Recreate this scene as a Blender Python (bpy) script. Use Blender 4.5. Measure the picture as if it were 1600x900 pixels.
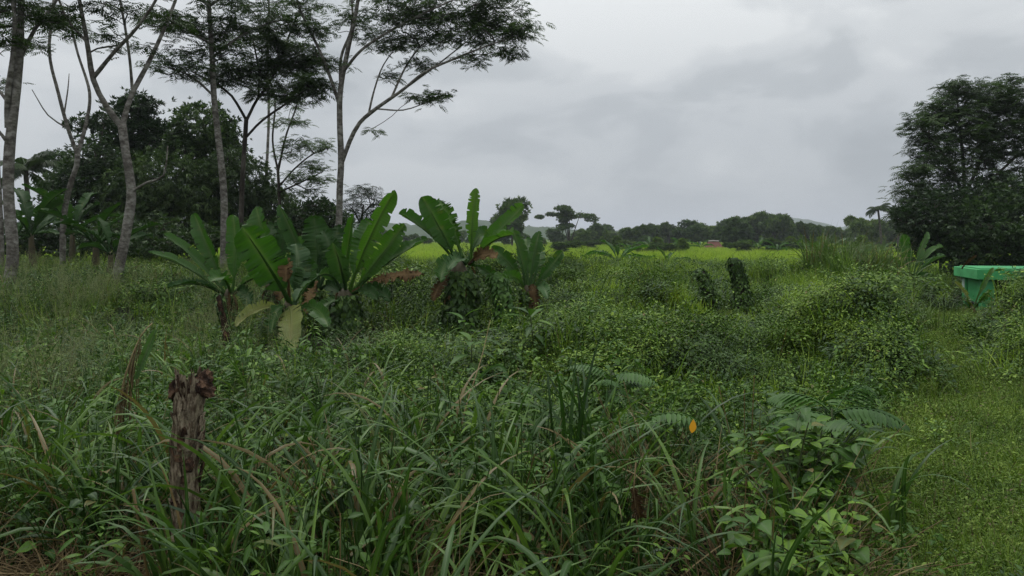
import bpy, math, random
import numpy as np
from mathutils import Vector

for o in list(bpy.data.objects):
    bpy.data.objects.remove(o)
S = bpy.context.scene
COL = S.collection
R = math.radians

# ------------------------------------------------------------------ camera
CZ, F, HZ = 1.65, 1200.0, 375.0          # eye height, focal length in photo pixels, horizon row
cam = bpy.data.cameras.new('camera')
cam.sensor_width = 36.0
cam.lens = 27.0
cam.shift_y = -(450 - HZ) / 1600.0
cam.clip_start = 0.05
cam.clip_end = 9000
camo = bpy.data.objects.new('camera', cam)
camo.location = (0, 0, CZ)
camo.rotation_euler = (R(90), 0, 0)
COL.objects.link(camo)
S.camera = camo

# ------------------------------------------------------------------ sky
SUN_EL, SUN_AZ = R(62), R(-35)           # high soft sun behind the clouds
W = bpy.data.worlds.new('World')
S.world = W
W.use_nodes = True
nt = W.node_tree
nt.nodes.clear()


def nd(t, kind, loc=None, **kw):
    n = t.nodes.new(kind)
    for k, v in kw.items():
        setattr(n, k, v)
    return n


def lk(t, a, b):
    t.links.new(a, b)


def mixc(t, fac, a, b, blend='MIX'):
    n = t.nodes.new('ShaderNodeMix')
    n.data_type = 'RGBA'
    n.blend_type = blend
    for s, v in ((n.inputs['Factor'], fac), (n.inputs[6], a), (n.inputs[7], b)):
        if isinstance(v, (int, float)):
            s.default_value = v
        elif isinstance(v, tuple):
            s.default_value = v if len(v) == 4 else (*v, 1)
        else:
            t.links.new(v, s)
    return n.outputs[2]


def mth(t, op, a, b=0.0, c=0.0, clamp=False):
    n = t.nodes.new('ShaderNodeMath')
    n.operation = op
    n.use_clamp = clamp
    for s, v in zip(n.inputs, (a, b, c)):
        if isinstance(v, (int, float)):
            s.default_value = v
        else:
            t.links.new(v, s)
    return n.outputs[0]


def ramp(t, fac, stops, interp='LINEAR'):
    n = t.nodes.new('ShaderNodeValToRGB')
    n.color_ramp.interpolation = interp
    e = n.color_ramp.elements
    while len(e) < len(stops):
        e.new(0.5)
    for i, (p, c) in enumerate(stops):
        e[i].position = p
        e[i].color = c if len(c) == 4 else (*c, 1)
    t.links.new(fac, n.inputs[0])
    return n.outputs[0]


sky = nd(nt, 'ShaderNodeTexSky')
sky.sky_type = 'NISHITA'
sky.sun_disc = False
sky.sun_elevation = SUN_EL
sky.sun_rotation = SUN_AZ
tc = nd(nt, 'ShaderNodeTexCoord')
sep = nd(nt, 'ShaderNodeSeparateXYZ')
lk(nt, tc.outputs['Generated'], sep.inputs[0])
zz = mth(nt, 'ADD', mth(nt, 'MAXIMUM', sep.outputs[2], 0.0), 0.75)
comb = nd(nt, 'ShaderNodeCombineXYZ')
lk(nt, mth(nt, 'DIVIDE', sep.outputs[0], zz), comb.inputs[0])
lk(nt, mth(nt, 'DIVIDE', sep.outputs[1], zz), comb.inputs[1])
lk(nt, mth(nt, 'MULTIPLY', sep.outputs[2], 1.9), comb.inputs[2])


def wnoise(scale, detail, rough, off, dist=0.0):
    mp = nd(nt, 'ShaderNodeMapping')
    mp.inputs['Location'].default_value = off
    lk(nt, comb.outputs[0], mp.inputs[0])
    n = nd(nt, 'ShaderNodeTexNoise')
    n.inputs['Scale'].default_value = scale
    n.inputs['Detail'].default_value = detail
    n.inputs['Roughness'].default_value = rough
    n.inputs['Distortion'].default_value = dist
    lk(nt, mp.outputs[0], n.inputs['Vector'])
    return n.outputs['Fac']


cl = mth(nt, 'ADD', mth(nt, 'MULTIPLY', wnoise(2.2, 4, 0.5, (8.1, 4.2, 2.9), 0.5), 0.66),
         mth(nt, 'MULTIPLY', wnoise(5.5, 5, 0.5, (3.7, 5.2, 1.4), 0.5), 0.34))
cloud = ramp(nt, cl, [(0.40, (3.75, 4.0, 4.15)), (0.465, (4.75, 5.0, 5.15)), (0.525, (5.85, 6.08, 6.2)), (0.59, (6.8, 7.0, 7.05))], 'EASE')
hz = ramp(nt, sep.outputs[2], [(0.0, (1, 1, 1)), (0.10, (0.55, 0.55, 0.55)), (0.30, (0, 0, 0))], 'EASE')
cloud = mixc(nt, mth(nt, 'MULTIPLY', hz, 0.8), cloud, (4.35, 4.68, 5.1))
# overcast luminance rises from horizon to zenith (CIE overcast sky)
cie = mth(nt, 'MULTIPLY_ADD', mth(nt, 'POWER', mth(nt, 'MAXIMUM', sep.outputs[2], 0.0), 1.7), 2.2, 0.97)
cloud = mixc(nt, 1.0, cloud, cie, 'MULTIPLY')
skyc = mixc(nt, 0.05, cloud, sky.outputs[0])
bg = nd(nt, 'ShaderNodeBackground')
bg.inputs['Strength'].default_value = 0.1
lk(nt, skyc, bg.inputs['Color'])
wo = nd(nt, 'ShaderNodeOutputWorld')
lk(nt, bg.outputs[0], wo.inputs['Surface'])

# ------------------------------------------------------------------ sun
sl = bpy.data.lights.new('sun', 'SUN')
sl.energy = 1.5
sl.angle = R(30)
sl.color = (1.0, 0.97, 0.92)
so = bpy.data.objects.new('sun', sl)
d_ = Vector((math.sin(SUN_AZ) * math.cos(SUN_EL), math.cos(SUN_AZ) * math.cos(SUN_EL), math.sin(SUN_EL)))
so.rotation_euler = d_.to_track_quat('Z', 'Y').to_euler()
so.location = (0, -5, 30)
COL.objects.link(so)

S.view_settings.view_transform = 'Standard'
S.view_settings.look = 'None'
S.view_settings.exposure = 0.0
S.view_settings.gamma = 1.0
S.render.engine = 'CYCLES'
S.cycles.max_bounces = 5
S.cycles.diffuse_bounces = 2
S.cycles.use_adaptive_sampling = True
S.cycles.adaptive_threshold = 0.014
S.cycles.glossy_bounces = 2
S.cycles.transmission_bounces = 4
S.cycles.transparent_max_bounces = 4
S.cycles.volume_bounces = 0
S.cycles.use_denoising = True
S.cycles.denoising_prefilter = 'NONE'
S.cycles.caustics_reflective = False
S.cycles.caustics_refractive = False
S.render.use_motion_blur = False

rng = np.random.default_rng(7)


def PX(px, py, d):
    return np.array([(px - 800) / F * d, d, CZ - (py - HZ) / F * d])


# ------------------------------------------------------------------ noise and terrain
def vnoise(x, y, seed=0):
    x = np.asarray(x, float)
    y = np.asarray(y, float)
    xi, yi = np.floor(x), np.floor(y)
    xf, yf = x - xi, y - yi
    u, v = xf * xf * (3 - 2 * xf), yf * yf * (3 - 2 * yf)

    def h(a, b):
        s = np.sin(a * 127.1 + b * 311.7 + seed * 74.7) * 43758.5453
        return s - np.floor(s)
    return (h(xi, yi) * (1 - u) + h(xi + 1, yi) * u) * (1 - v) + (h(xi, yi + 1) * (1 - u) + h(xi + 1, yi + 1) * u) * v


def fbm(x, y, seed=0, o=3):
    s, a, t = 0, 1, 0
    for i in range(o):
        s = s + a * vnoise(x * 2 ** i, y * 2 ** i, seed + i * 13)
        t += a
        a *= 0.5
    return s / t


def sm(x, a, b):
    t = np.clip((np.asarray(x, float) - a) / (b - a), 0, 1)
    return t * t * (3 - 2 * t)


def path_mask(x, y):
    # 1 on the trodden short-grass track that curves off to the right
    xl = -0.15 + 0.51 * y + 0.25 * np.sin(y * 0.9)
    xr = 0.51 * y + 1.15 + 2.6 * (1 - sm(y, 4.5, 9.5))
    return sm(x - xl, -0.25, 0.45) * sm(xr - x, -0.2, 0.5) * sm(y, 0.5, 2) * (1 - sm(y, 16.5, 19))


brng = np.random.default_rng(21)
BUMPS = []
for i in range(150):
    d = 7.5 * (36 / 7.5) ** brng.random()
    px = brng.uniform(420, 1750)
    x = (px - 800) / F * d
    r = brng.uniform(0.4, 1.0) * (1 + d / 40)
    h = brng.uniform(0.3, 0.95)
    if d > 17:
        h *= 0.45 + 0.55 * max(0.0, (26 - d) / 9)
    if d < 12.5 and px < 900:
        h *= 0.3
    if 1430 < px < 1620 and 10 < d < 22:
        h *= 0.1
    if 1040 < px < 1220 and 10.5 < d < 18:
        h *= 0.12
    BUMPS.append((x, d, r, h))
BUMPS += [((p - 800) / F * q, q, r, h) for p, q, r, h in ((940, 13.6, 1.5, .45), (1255, 13.2, 1.5, .3), (1340, 15.8, 1.6, .35), (1010, 18.5, 1.8, .5), (1230, 19.5, 1.6, .5), (1290, 10.8, 1.1, .25), (1000, 10.6, 1.0, .4), (880, 17.0, 1.6, .45), (690, 17.0, 1.6, .4), (620, 14.5, 1.2, .4))]
BUMPS += [(8.9, 12.2, 0.9, 0.75), (7.6, 10.4, 0.75, 0.6), (10.1, 13.4, 1.1, 0.8), (6.7, 9.0, 0.6, 0.35), (9.2, 11.0, 1.4, 0.85), (7.2, 17.8, 1.2, 0.5)]


def H(x, y):
    x = np.asarray(x, float)
    y = np.asarray(y, float)
    right = sm(x - 0.50 * y, 0.0, 2.5) * (1 - sm(y, 30, 60))          # the low side: path and shelter
    z = 0.22 * sm(y, 9.5, 20) * (1 - right) - 0.35 * sm(y, 15, 19) * right
    z = z - 0.35 * sm(y, 22, 50)
    z = z + 0.45 * sm(-x, 2.5, 9.5) * sm(y, 6, 15) * (1 - 0.8 * sm(y, 26, 60)) * (1 - sm(-x, 60, 120))
    z = z + 0.18 * (fbm(x * 0.45 + 9, y * 0.45, 3) - 0.5) * sm(y, 5, 9)
    z = z + 0.5 * (fbm(x * 0.05, y * 0.035, 5) - 0.5) * sm(y, 35, 60)
    b = 0
    near = (y < 60) & (y > 3)
    if np.any(near):
        for bx, by, br, bh in BUMPS:
            b = np.maximum(b, bh * np.exp(-((x - bx) ** 2 + (y - by) ** 2) / (br * br)))
    pm = path_mask(x, y)
    z = z + b * (1 - pm)
    z = z - 0.35 * np.exp(-((y - 2.4) / 0.9) ** 2) * (1 - sm(x, 0.5, 2.0))       # shallow roadside ditch
    z = z + 0.09 * (fbm(x * 1.7, y * 1.7, 44) - 0.5) * pm
    z = z + 2.0 * sm(y, 230, 500)
    return z


# ------------------------------------------------------------------ mesh helpers
class MB:
    def __init__(s):
        s.V, s.Fs, s.A, s.n = [], [], {'v': [], 'm': [], 't': []}, 0

    def add(s, V, Fc, v=0.5, m=0.0, t=0.0, mi=0):
        V = np.asarray(V, float).reshape(-1, 3)
        n = len(V)
        s.V.append(V)
        for k, a in (('v', v), ('m', m), ('t', t)):
            a = np.asarray(a, float)
            s.A[k].append(np.broadcast_to(a, (n,)) if a.ndim == 0 else a)
        for f in (Fc if isinstance(Fc, list) else [Fc]):
            f = np.asarray(f, int)
            if len(f):
                s.Fs.append((f + s.n, mi))
        s.n += n
        return s

    def data(s):
        return (np.concatenate(s.V), s.Fs, {k: np.concatenate(a) for k, a in s.A.items()})

    def mesh(s, name, mats, smooth=True):
        V, Fs, A = s.data()
        me = bpy.data.meshes.new(name)
        me.vertices.add(len(V))
        me.vertices.foreach_set('co', V.astype(np.float32).ravel())
        loops = np.concatenate([f.ravel() for f, _ in Fs])
        tot = np.concatenate([np.full(len(f), f.shape[1]) for f, _ in Fs])
        mi = np.concatenate([np.full(len(f), i) for f, i in Fs])
        st = np.concatenate([[0], np.cumsum(tot)[:-1]])
        me.loops.add(len(loops))
        me.loops.foreach_set('vertex_index', loops.astype(np.int32))
        me.polygons.add(len(tot))
        me.polygons.foreach_set('loop_start', st.astype(np.int32))
        me.polygons.foreach_set('loop_total', tot.astype(np.int32))
        for m in (mats if isinstance(mats, (list, tuple)) else [mats]):
            me.materials.append(m)
        me.polygons.foreach_set('material_index', mi.astype(np.int32))
        me.polygons.foreach_set('use_smooth', np.full(len(tot), smooth))
        for k, a in A.items():
            at = me.attributes.new(k, 'FLOAT', 'POINT')
            at.data.foreach_set('value', a.astype(np.float32))
        me.update(calc_edges=True)
        return me


def link(name, me, parent=None, loc=None, **props):
    o = bpy.data.objects.new(name, me)
    COL.objects.link(o)
    if parent is not None:
        o.parent = parent
    if loc is not None:
        o.location = tuple(loc)
    for k, v in props.items():
        o[k] = v
    return o


def thing(name, label, cat, loc, group=None):
    o = link(name, None, None, loc, label=label, category=cat)
    o.empty_display_size = 0.1
    if group:
        o['group'] = group
    return o


def norm(a):
    return a / np.maximum(np.linalg.norm(a, axis=-1, keepdims=True), 1e-9)


def instV(tpl, Rm, T):
    # copies of a template (V,Fs,A) with matrices Rm (k,3,3) (columns = axes, scaled) at T (k,3), as one block
    V, Fs, A = tpl
    k, n = len(T), len(V)
    out = np.einsum('kij,nj->kni', Rm, V) + T[:, None, :]
    off = (np.arange(k) * n)[:, None, None]
    faces = [((f[None] + off).reshape(-1, f.shape[1])) for f, _ in Fs]
    return out.reshape(-1, 3), faces, {q: np.tile(a, k) for q, a in A.items()}, k, n


def addinst(mb, tpl, Rm, T, vv, mi=0):
    V, faces, A, k, n = instV(tpl, Rm, T)
    mb.add(V, faces, v=np.repeat(vv, n), m=A['m'], t=A['t'], mi=mi)


def frames(xd, up):
    # matrices whose columns are (x along xd, y side, z near up)
    x = norm(xd)
    y = norm(np.cross(up, x))
    z = np.cross(x, y)
    return np.stack([x, y, z], axis=-1)


def tube(mb, pts, rad, sides=8, v=0.5, cap=True, rough=0.0, seed=0, mi=0):
    pts = np.asarray(pts, float)
    n = len(pts)
    rad = np.broadcast_to(np.asarray(rad, float), (n,))
    tg = norm(np.gradient(pts, axis=0))
    ref = np.array([0.0, 1, 0]) if abs(tg[0][1]) < 0.9 else np.array([1.0, 0, 0])
    a = norm(np.cross(tg, np.broadcast_to(ref, tg.shape)))
    b = np.cross(tg, a)
    th = np.linspace(0, 2 * np.pi, sides, endpoint=False)
    rr = rad[:, None] * np.ones(sides)[None]
    if rough:
        r0 = np.random.default_rng(seed)
        rr = rr * (1 + rough * (r0.random((n, sides)) - 0.5))
    V = pts[:, None] + rr[..., None] * (np.cos(th)[None, :, None] * a[:, None] + np.sin(th)[None, :, None] * b[:, None])
    i, j = np.meshgrid(np.arange(n - 1), np.arange(sides), indexing='ij')
    j2 = (j + 1) % sides
    Q = np.stack([i * sides + j, i * sides + j2, (i + 1) * sides + j2, (i + 1) * sides + j], -1).reshape(-1, 4)
    V = V.reshape(-1, 3)
    t = np.repeat(np.linspace(0, 1, n), sides)
    fs = [Q]
    if cap:
        V = np.vstack([V, pts[-1:] + tg[-1:] * rad[-1] * 0.3])
        t = np.append(t, 1)
        k = np.arange(sides)
        fs.append(np.stack([(n - 1) * sides + k, (n - 1) * sides + (k + 1) % sides, np.full(sides, n * sides)], -1))
    mb.add(V, fs, v=v, t=t, mi=mi)


def crom(P, step):
    # smooth polyline through rows of P (any columns)
    P = np.asarray(P, float)
    if len(P) < 2:
        return P
    Q = np.vstack([2 * P[0] - P[1], P, 2 * P[-1] - P[-2]])
    out = []
    for i in range(1, len(Q) - 2):
        m = max(2, int(np.linalg.norm(Q[i + 1, :3] - Q[i, :3]) / step))
        t = np.linspace(0, 1, m, endpoint=False)[:, None]
        p0, p1, p2, p3 = Q[i - 1], Q[i], Q[i + 1], Q[i + 2]
        out.append(0.5 * (2 * p1 + (p2 - p0) * t + (2 * p0 - 5 * p1 + 4 * p2 - p3) * t * t + (3 * p1 - p0 - 3 * p2 + p3) * t ** 3))
    out.append(Q[-2:-1])
    return np.vstack(out)


def box(mb, c, s, mi=0, v=0.5, ax=None):
    c, s = np.array(c, float), np.array(s, float) / 2
    V = np.array([[x, y, z] for x in (-1, 1) for y in (-1, 1) for z in (-1, 1)], float) * s
    if ax is not None:
        V = V @ np.asarray(ax).T
    Q = [[0, 1, 3, 2], [4, 6, 7, 5], [0, 4, 5, 1], [2, 3, 7, 6], [0, 2, 6, 4], [1, 5, 7, 3]]
    mb.add(V + c, np.array(Q), v=v, mi=mi)


# ------------------------------------------------------------------ materials
def newmat(name):
    m = bpy.data.materials.new(name)
    m.use_nodes = True
    t = m.node_tree
    t.nodes.clear()
    out = nd(t, 'ShaderNodeOutputMaterial')
    return m, t, out


def attr(t, k):
    n = nd(t, 'ShaderNodeAttribute')
    n.attribute_name = k
    return n.outputs['Fac']


def noise(t, scale, detail=3, rough=0.55, coord='Object', vec=None):
    n = nd(t, 'ShaderNodeTexNoise')
    n.inputs['Scale'].default_value = scale
    n.inputs['Detail'].default_value = detail
    n.inputs['Roughness'].default_value = rough
    if vec is None:
        if coord == 'World':
            vec = nd(t, 'ShaderNodeNewGeometry').outputs['Position']
        else:
            vec = nd(t, 'ShaderNodeTexCoord').outputs[coord]
    lk(t, vec, n.inputs['Vector'])
    return n.outputs['Fac']


def leafmat(name, dark, mid, light, transl=0.3, rough=0.5, spec=0.4, rib=None, patch=0.6, brown=0.0, veins=False, dry=(0.16, 0.11, 0.045)):
    m, t, out = newmat(name)
    oi = nd(t, 'ShaderNodeObjectInfo').outputs['Random']
    f = mth(t, 'ADD', mth(t, 'MULTIPLY', attr(t, 'v'), 0.6), mth(t, 'MULTIPLY', oi, 0.4))
    n = noise(t, patch, 3, 0.6, 'World')
    f = mth(t, 'ADD', f, mth(t, 'MULTIPLY', mth(t, 'SUBTRACT', n, 0.5), 1.1))
    c = ramp(t, f, [(0.08, dark), (0.5, mid), (0.95, light)])
    if veins:
        tt = mth(t, 'MULTIPLY', attr(t, 't'), 260.0)
        w = mth(t, 'MULTIPLY', mth(t, 'ADD', mth(t, 'SINE', tt), 1.0), 0.5)
        c = mixc(t, mth(t, 'MULTIPLY', w, 0.22), c, tuple(x * 0.55 for x in mid))
        nb = noise(t, 7, 4, 0.65)
        c = mixc(t, mth(t, 'MULTIPLY', ramp(t, nb, [(0.6, (0, 0, 0)), (0.78, (1, 1, 1))]), 0.45), c, (0.17, 0.16, 0.035))
    if brown:
        r = ramp(t, mth(t, 'FRACT', mth(t, 'MULTIPLY', mth(t, 'ADD', attr(t, 'v'), oi), 7.31)),
                 [(1 - brown, (0, 0, 0)), (1 - brown + 0.02, (1, 1, 1))])
        c = mixc(t, r, c, dry)
    if rib is not None:
        c = mixc(t, mth(t, 'MULTIPLY', mth(t, 'POWER', attr(t, 'm'), 5.0), 0.85), c, rib)
    p = nd(t, 'ShaderNodeBsdfPrincipled')
    p.inputs['Roughness'].default_value = rough
    p.inputs['Specular IOR Level'].default_value = spec
    lk(t, c, p.inputs['Base Color'])
    tr = nd(t, 'ShaderNodeBsdfTranslucent')
    lk(t, mixc(t, 1.0, c, (1.0, 1.15, 0.55), 'MULTIPLY'), tr.inputs['Color'])
    mx = nd(t, 'ShaderNodeMixShader')
    mx.inputs[0].default_value = transl
    lk(t, p.outputs[0], mx.inputs[1])
    lk(t, tr.outputs[0], mx.inputs[2])
    lk(t, mx.outputs[0], out.inputs['Surface'])
    return m


def barkmat(name, a, b, c, scale=6.0, stretch=0.35, bump=0.5, moss=0.0, sh=0.0):
    m, t, out = newmat(name)
    mp = nd(t, 'ShaderNodeMapping')
    mp.inputs['Scale'].default_value = (1, 1, stretch)
    lk(t, nd(t, 'ShaderNodeTexCoord').outputs['Object'], mp.inputs[0])
    n1 = noise(t, scale, 5, 0.65, vec=mp.outputs[0])
    n2 = noise(t, scale * 0.3, 3, 0.6, vec=mp.outputs[0])
    n3 = noise(t, scale * 5, 4, 0.7, vec=mp.outputs[0])
    col = ramp(t, n1, [(0.36 - sh, a), (0.5 - sh, b), (0.62 - sh, c)])
    col = mixc(t, mth(t, 'MULTIPLY', ramp(t, n2, [(0.45, (0, 0, 0)), (0.65, (1, 1, 1))]), 0.55), col, a)
    if moss:
        col = mixc(t, mth(t, 'MULTIPLY', ramp(t, n2, [(0.3, (1, 1, 1)), (0.5, (0, 0, 0))]), moss), col, (0.045, 0.055, 0.025))
    p = nd(t, 'ShaderNodeBsdfPrincipled')
    p.inputs['Roughness'].default_value = 0.9
    p.inputs['Specular IOR Level'].default_value = 0.15
    lk(t, col, p.inputs['Base Color'])
    bp = nd(t, 'ShaderNodeBump')
    bp.inputs['Strength'].default_value = bump
    bp.inputs['Distance'].default_value = 0.03
    lk(t, mth(t, 'ADD', n1, mth(t, 'MULTIPLY', n3, 0.5)), bp.inputs['Height'])
    lk(t, bp.outputs[0], p.inputs['Normal'])
    lk(t, p.outputs[0], out.inputs['Surface'])
    return m


def plainmat(name, a, b, scale=4.0, rough=0.8, spec=0.2, bump=0.2, detail=5):
    m, t, out = newmat(name)
    n = noise(t, scale, detail, 0.6)
    p = nd(t, 'ShaderNodeBsdfPrincipled')
    p.inputs['Roughness'].default_value = rough
    p.inputs['Specular IOR Level'].default_value = spec
    lk(t, ramp(t, n, [(0.3, a), (0.7, b)]), p.inputs['Base Color'])
    bp = nd(t, 'ShaderNodeBump')
    bp.inputs['Strength'].default_value = bump
    bp.inputs['Distance'].default_value = 0.02
    lk(t, n, bp.inputs['Height'])
    lk(t, bp.outputs[0], p.inputs['Normal'])
    lk(t, p.outputs[0], out.inputs['Surface'])
    return m


M = {}
M['blade'] = leafmat('blade', (0.014, 0.038, 0.008), (0.038, 0.09, 0.015), (0.125, 0.215, 0.032), 0.27, 0.44, 0.3, rib=(0.09, 0.14, 0.06), patch=1.8, brown=0.10)
M['field'] = leafmat('field_grass', (0.14, 0.225, 0.02), (0.26, 0.37, 0.036), (0.38, 0.46, 0.07), 0.45, 0.55, 0.2, patch=0.16, brown=0.04)
M['meadow'] = leafmat('meadow_grass', (0.04, 0.085, 0.012), (0.125, 0.215, 0.026), (0.28, 0.38, 0.05), 0.3, 0.5, 0.25, patch=0.5, brown=0.04)
M['panicle'] = leafmat('panicle', (0.06, 0.085, 0.03), (0.14, 0.18, 0.065), (0.33, 0.36, 0.17), 0.25, 0.6, 0.25, patch=0.7, brown=0.08, dry=(0.2, 0.15, 0.09))
M['scrub'] = leafmat('scrub', (0.017, 0.042, 0.005), (0.078, 0.15, 0.016), (0.23, 0.33, 0.038), 0.16, 0.5, 0.2, patch=0.6, brown=0.02)
M['weed'] = leafmat('weed', (0.013, 0.04, 0.006), (0.046, 0.112, 0.013), (0.15, 0.26, 0.026), 0.24, 0.5, 0.2, rib=(0.08, 0.13, 0.05), patch=1.5, brown=0.02)
M['creeper'] = leafmat('creeper', (0.009, 0.026, 0.005), (0.03, 0.07, 0.011), (0.085, 0.155, 0.024), 0.14, 0.5, 0.22, rib=(0.06, 0.1, 0.04), patch=1.5)
M['creeper_light'] = leafmat('creeper_light', (0.04, 0.10, 0.018), (0.07, 0.16, 0.025), (0.12, 0.22, 0.035), 0.32, 0.5, 0.4, patch=1.5)
M['cover'] = leafmat('cover', (0.035, 0.07, 0.01), (0.10, 0.17, 0.022), (0.19, 0.26, 0.045), 0.24, 0.55, 0.18, patch=1.1, brown=0.07, dry=(0.11, 0.085, 0.045))
M['fern'] = leafmat('fern', (0.014, 0.042, 0.008), (0.03, 0.08, 0.013), (0.06, 0.135, 0.022), 0.25, 0.5, 0.25, patch=1.5)
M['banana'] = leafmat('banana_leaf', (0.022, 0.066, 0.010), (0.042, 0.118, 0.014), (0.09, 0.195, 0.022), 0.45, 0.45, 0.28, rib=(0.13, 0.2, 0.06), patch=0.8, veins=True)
M['banana_shade'] = leafmat('banana_leaf_shade', (0.014, 0.04, 0.010), (0.025, 0.066, 0.014), (0.045, 0.10, 0.022), 0.3, 0.6, 0.15, rib=(0.06, 0.09, 0.04), patch=0.8, veins=True)  # darker copy of the banana green, shade put into the colour
M['banana_pale'] = leafmat('banana_leaf_pale', (0.03, 0.075, 0.022), (0.05, 0.115, 0.032), (0.09, 0.17, 0.05), 0.3, 0.55, 0.22, rib=(0.15, 0.2, 0.1), patch=0.8, veins=True)
M['banana_yellow'] = leafmat('banana_leaf_yellowing', (0.12, 0.15, 0.03), (0.17, 0.2, 0.05), (0.24, 0.25, 0.07), 0.3, 0.5, 0.35, rib=(0.2, 0.17, 0.06), patch=2.5, veins=True)
M['banana_dry'] = leafmat('banana_leaf_dry', (0.03, 0.018, 0.009), (0.075, 0.045, 0.02), (0.18, 0.12, 0.055), 0.15, 0.8, 0.1, rib=(0.15, 0.10, 0.05), patch=4.0, veins=True)
M['straw'] = leafmat('straw', (0.09, 0.06, 0.028), (0.16, 0.115, 0.055), (0.27, 0.21, 0.11), 0.15, 0.7, 0.2, patch=2.0)
M['sengon'] = leafmat('feather_leaf', (0.02, 0.04, 0.012), (0.042, 0.078, 0.02), (0.075, 0.125, 0.035), 0.3, 0.55, 0.3, patch=0.5)
M['dense'] = leafmat('dense_leaf', (0.012, 0.028, 0.009), (0.026, 0.055, 0.015), (0.055, 0.095, 0.025), 0.22, 0.55, 0.35, patch=0.5)
M['darkleaf'] = leafmat('dark_leaf', (0.012, 0.028, 0.008), (0.03, 0.062, 0.016), (0.08, 0.13, 0.035), 0.2, 0.55, 0.25, patch=0.7)
M['farleaf'] = leafmat('far_leaf', (0.018, 0.04, 0.013), (0.055, 0.10, 0.026), (0.14, 0.20, 0.05), 0.25, 0.6, 0.2, patch=0.05)
M['palm'] = leafmat('palm_leaf', (0.025, 0.05, 0.018), (0.04, 0.075, 0.022), (0.07, 0.11, 0.035), 0.25, 0.45, 0.4, patch=0.5)
M['orange'] = leafmat('orange_leaf', (0.55, 0.20, 0.012), (0.66, 0.27, 0.015), (0.75, 0.36, 0.03), 0.3, 0.45, 0.4, patch=3)
M['bark_pale'] = barkmat('bark_pale', (0.06, 0.053, 0.045), (0.155, 0.143, 0.125), (0.27, 0.26, 0.235), 7.0, 1.6, 0.4, 0.3)
M['bark_dark'] = barkmat('bark_dark', (0.025, 0.021, 0.017), (0.055, 0.047, 0.038), (0.10, 0.09, 0.075), 5.0, 0.5, 0.4)
M['stump'] = barkmat('stump_bark', (0.03, 0.02, 0.012), (0.165, 0.12, 0.078), (0.44, 0.365, 0.255), 42.0, 0.3, 1.0, moss=.45, sh=0.06)
M['rot'] = barkmat('rotten_wood', (0.014, 0.009, 0.007), (0.055, 0.032, 0.021), (0.17, 0.10, 0.062), 22.0, 0.6, 1.0)
M['soil'] = plainmat('soil', (0.012, 0.010, 0.007), (0.03, 0.024, 0.016), 3, 0.95, 0.1, 0.5)
M['stem'] = plainmat('green_stem', (0.035, 0.05, 0.02), (0.07, 0.09, 0.035), 8, 0.7, 0.2, 0.3)
M['pseudostem'] = plainmat('banana_stem', (0.035, 0.032, 0.018), (0.085, 0.07, 0.035), 6, 0.7, 0.3, 0.4)


def groundmat():
    m, t, out = newmat('ground_soil')
    g = nd(t, 'ShaderNodeNewGeometry').outputs['Position']
    sx = nd(t, 'ShaderNodeSeparateXYZ')
    lk(t, g, sx.inputs[0])
    n1 = noise(t, 0.35, 5, 0.6, vec=g)
    n2 = noise(t, 6.0, 5, 0.7, vec=g)
    n3 = noise(t, 0.02, 4, 0.6, vec=g)
    soil = ramp(t, n2, [(0.3, (0.007, 0.007, 0.004)), (0.55, (0.015, 0.015, 0.008)), (0.75, (0.03, 0.028, 0.014))])
    green = ramp(t, mth(t, 'ADD', mth(t, 'MULTIPLY', n1, 0.5), mth(t, 'MULTIPLY', n3, 0.5)), [(0.35, (0.045, 0.08, 0.015)), (0.6, (0.10, 0.16, 0.02))])
    far = ramp(t, mth(t, 'DIVIDE', sx.outputs[1], 100.0), [(0.25, (0, 0, 0)), (0.45, (1, 1, 1))])
    c = mixc(t, far, soil, green)
    p = nd(t, 'ShaderNodeBsdfPrincipled')
    p.inputs['Roughness'].default_value = 0.95
    p.inputs['Specular IOR Level'].default_value = 0.1
    lk(t, c, p.inputs['Base Color'])
    bp = nd(t, 'ShaderNodeBump')
    bp.inputs['Strength'].default_value = 0.6
    bp.inputs['Distance'].default_value = 0.05
    lk(t, n2, bp.inputs['Height'])
    lk(t, bp.outputs[0], p.inputs['Normal'])
    lk(t, p.outputs[0], out.inputs['Surface'])
    return m


M['ground'] = groundmat()

# ------------------------------------------------------------------ ground and hills
ux = np.linspace(-1, 1, 261)
gx = np.sinh(ux * 6.2) / math.sinh(6.2) * 3600
uy = np.linspace(0, 1, 300)
gy = -14 + np.where(uy < 0.35, uy / 0.35 * 34, 34 + (np.sinh((uy - 0.35) / 0.65 * 5.2) / math.sinh(5.2)) * 3600)
XX, YY = np.meshgrid(gx, gy, indexing='xy')
ZZ = H(XX, YY)
nx, ny = len(gx), len(gy)
i, j = np.meshgrid(np.arange(ny - 1), np.arange(nx - 1), indexing='ij')
Q = np.stack([i * nx + j, i * nx + j + 1, (i + 1) * nx + j + 1, (i + 1) * nx + j], -1).reshape(-1, 4)
gm = MB().add(np.stack([XX, YY, ZZ], -1).reshape(-1, 3), Q)
link('ground', gm.mesh('ground', M['ground']), kind='structure')


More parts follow.
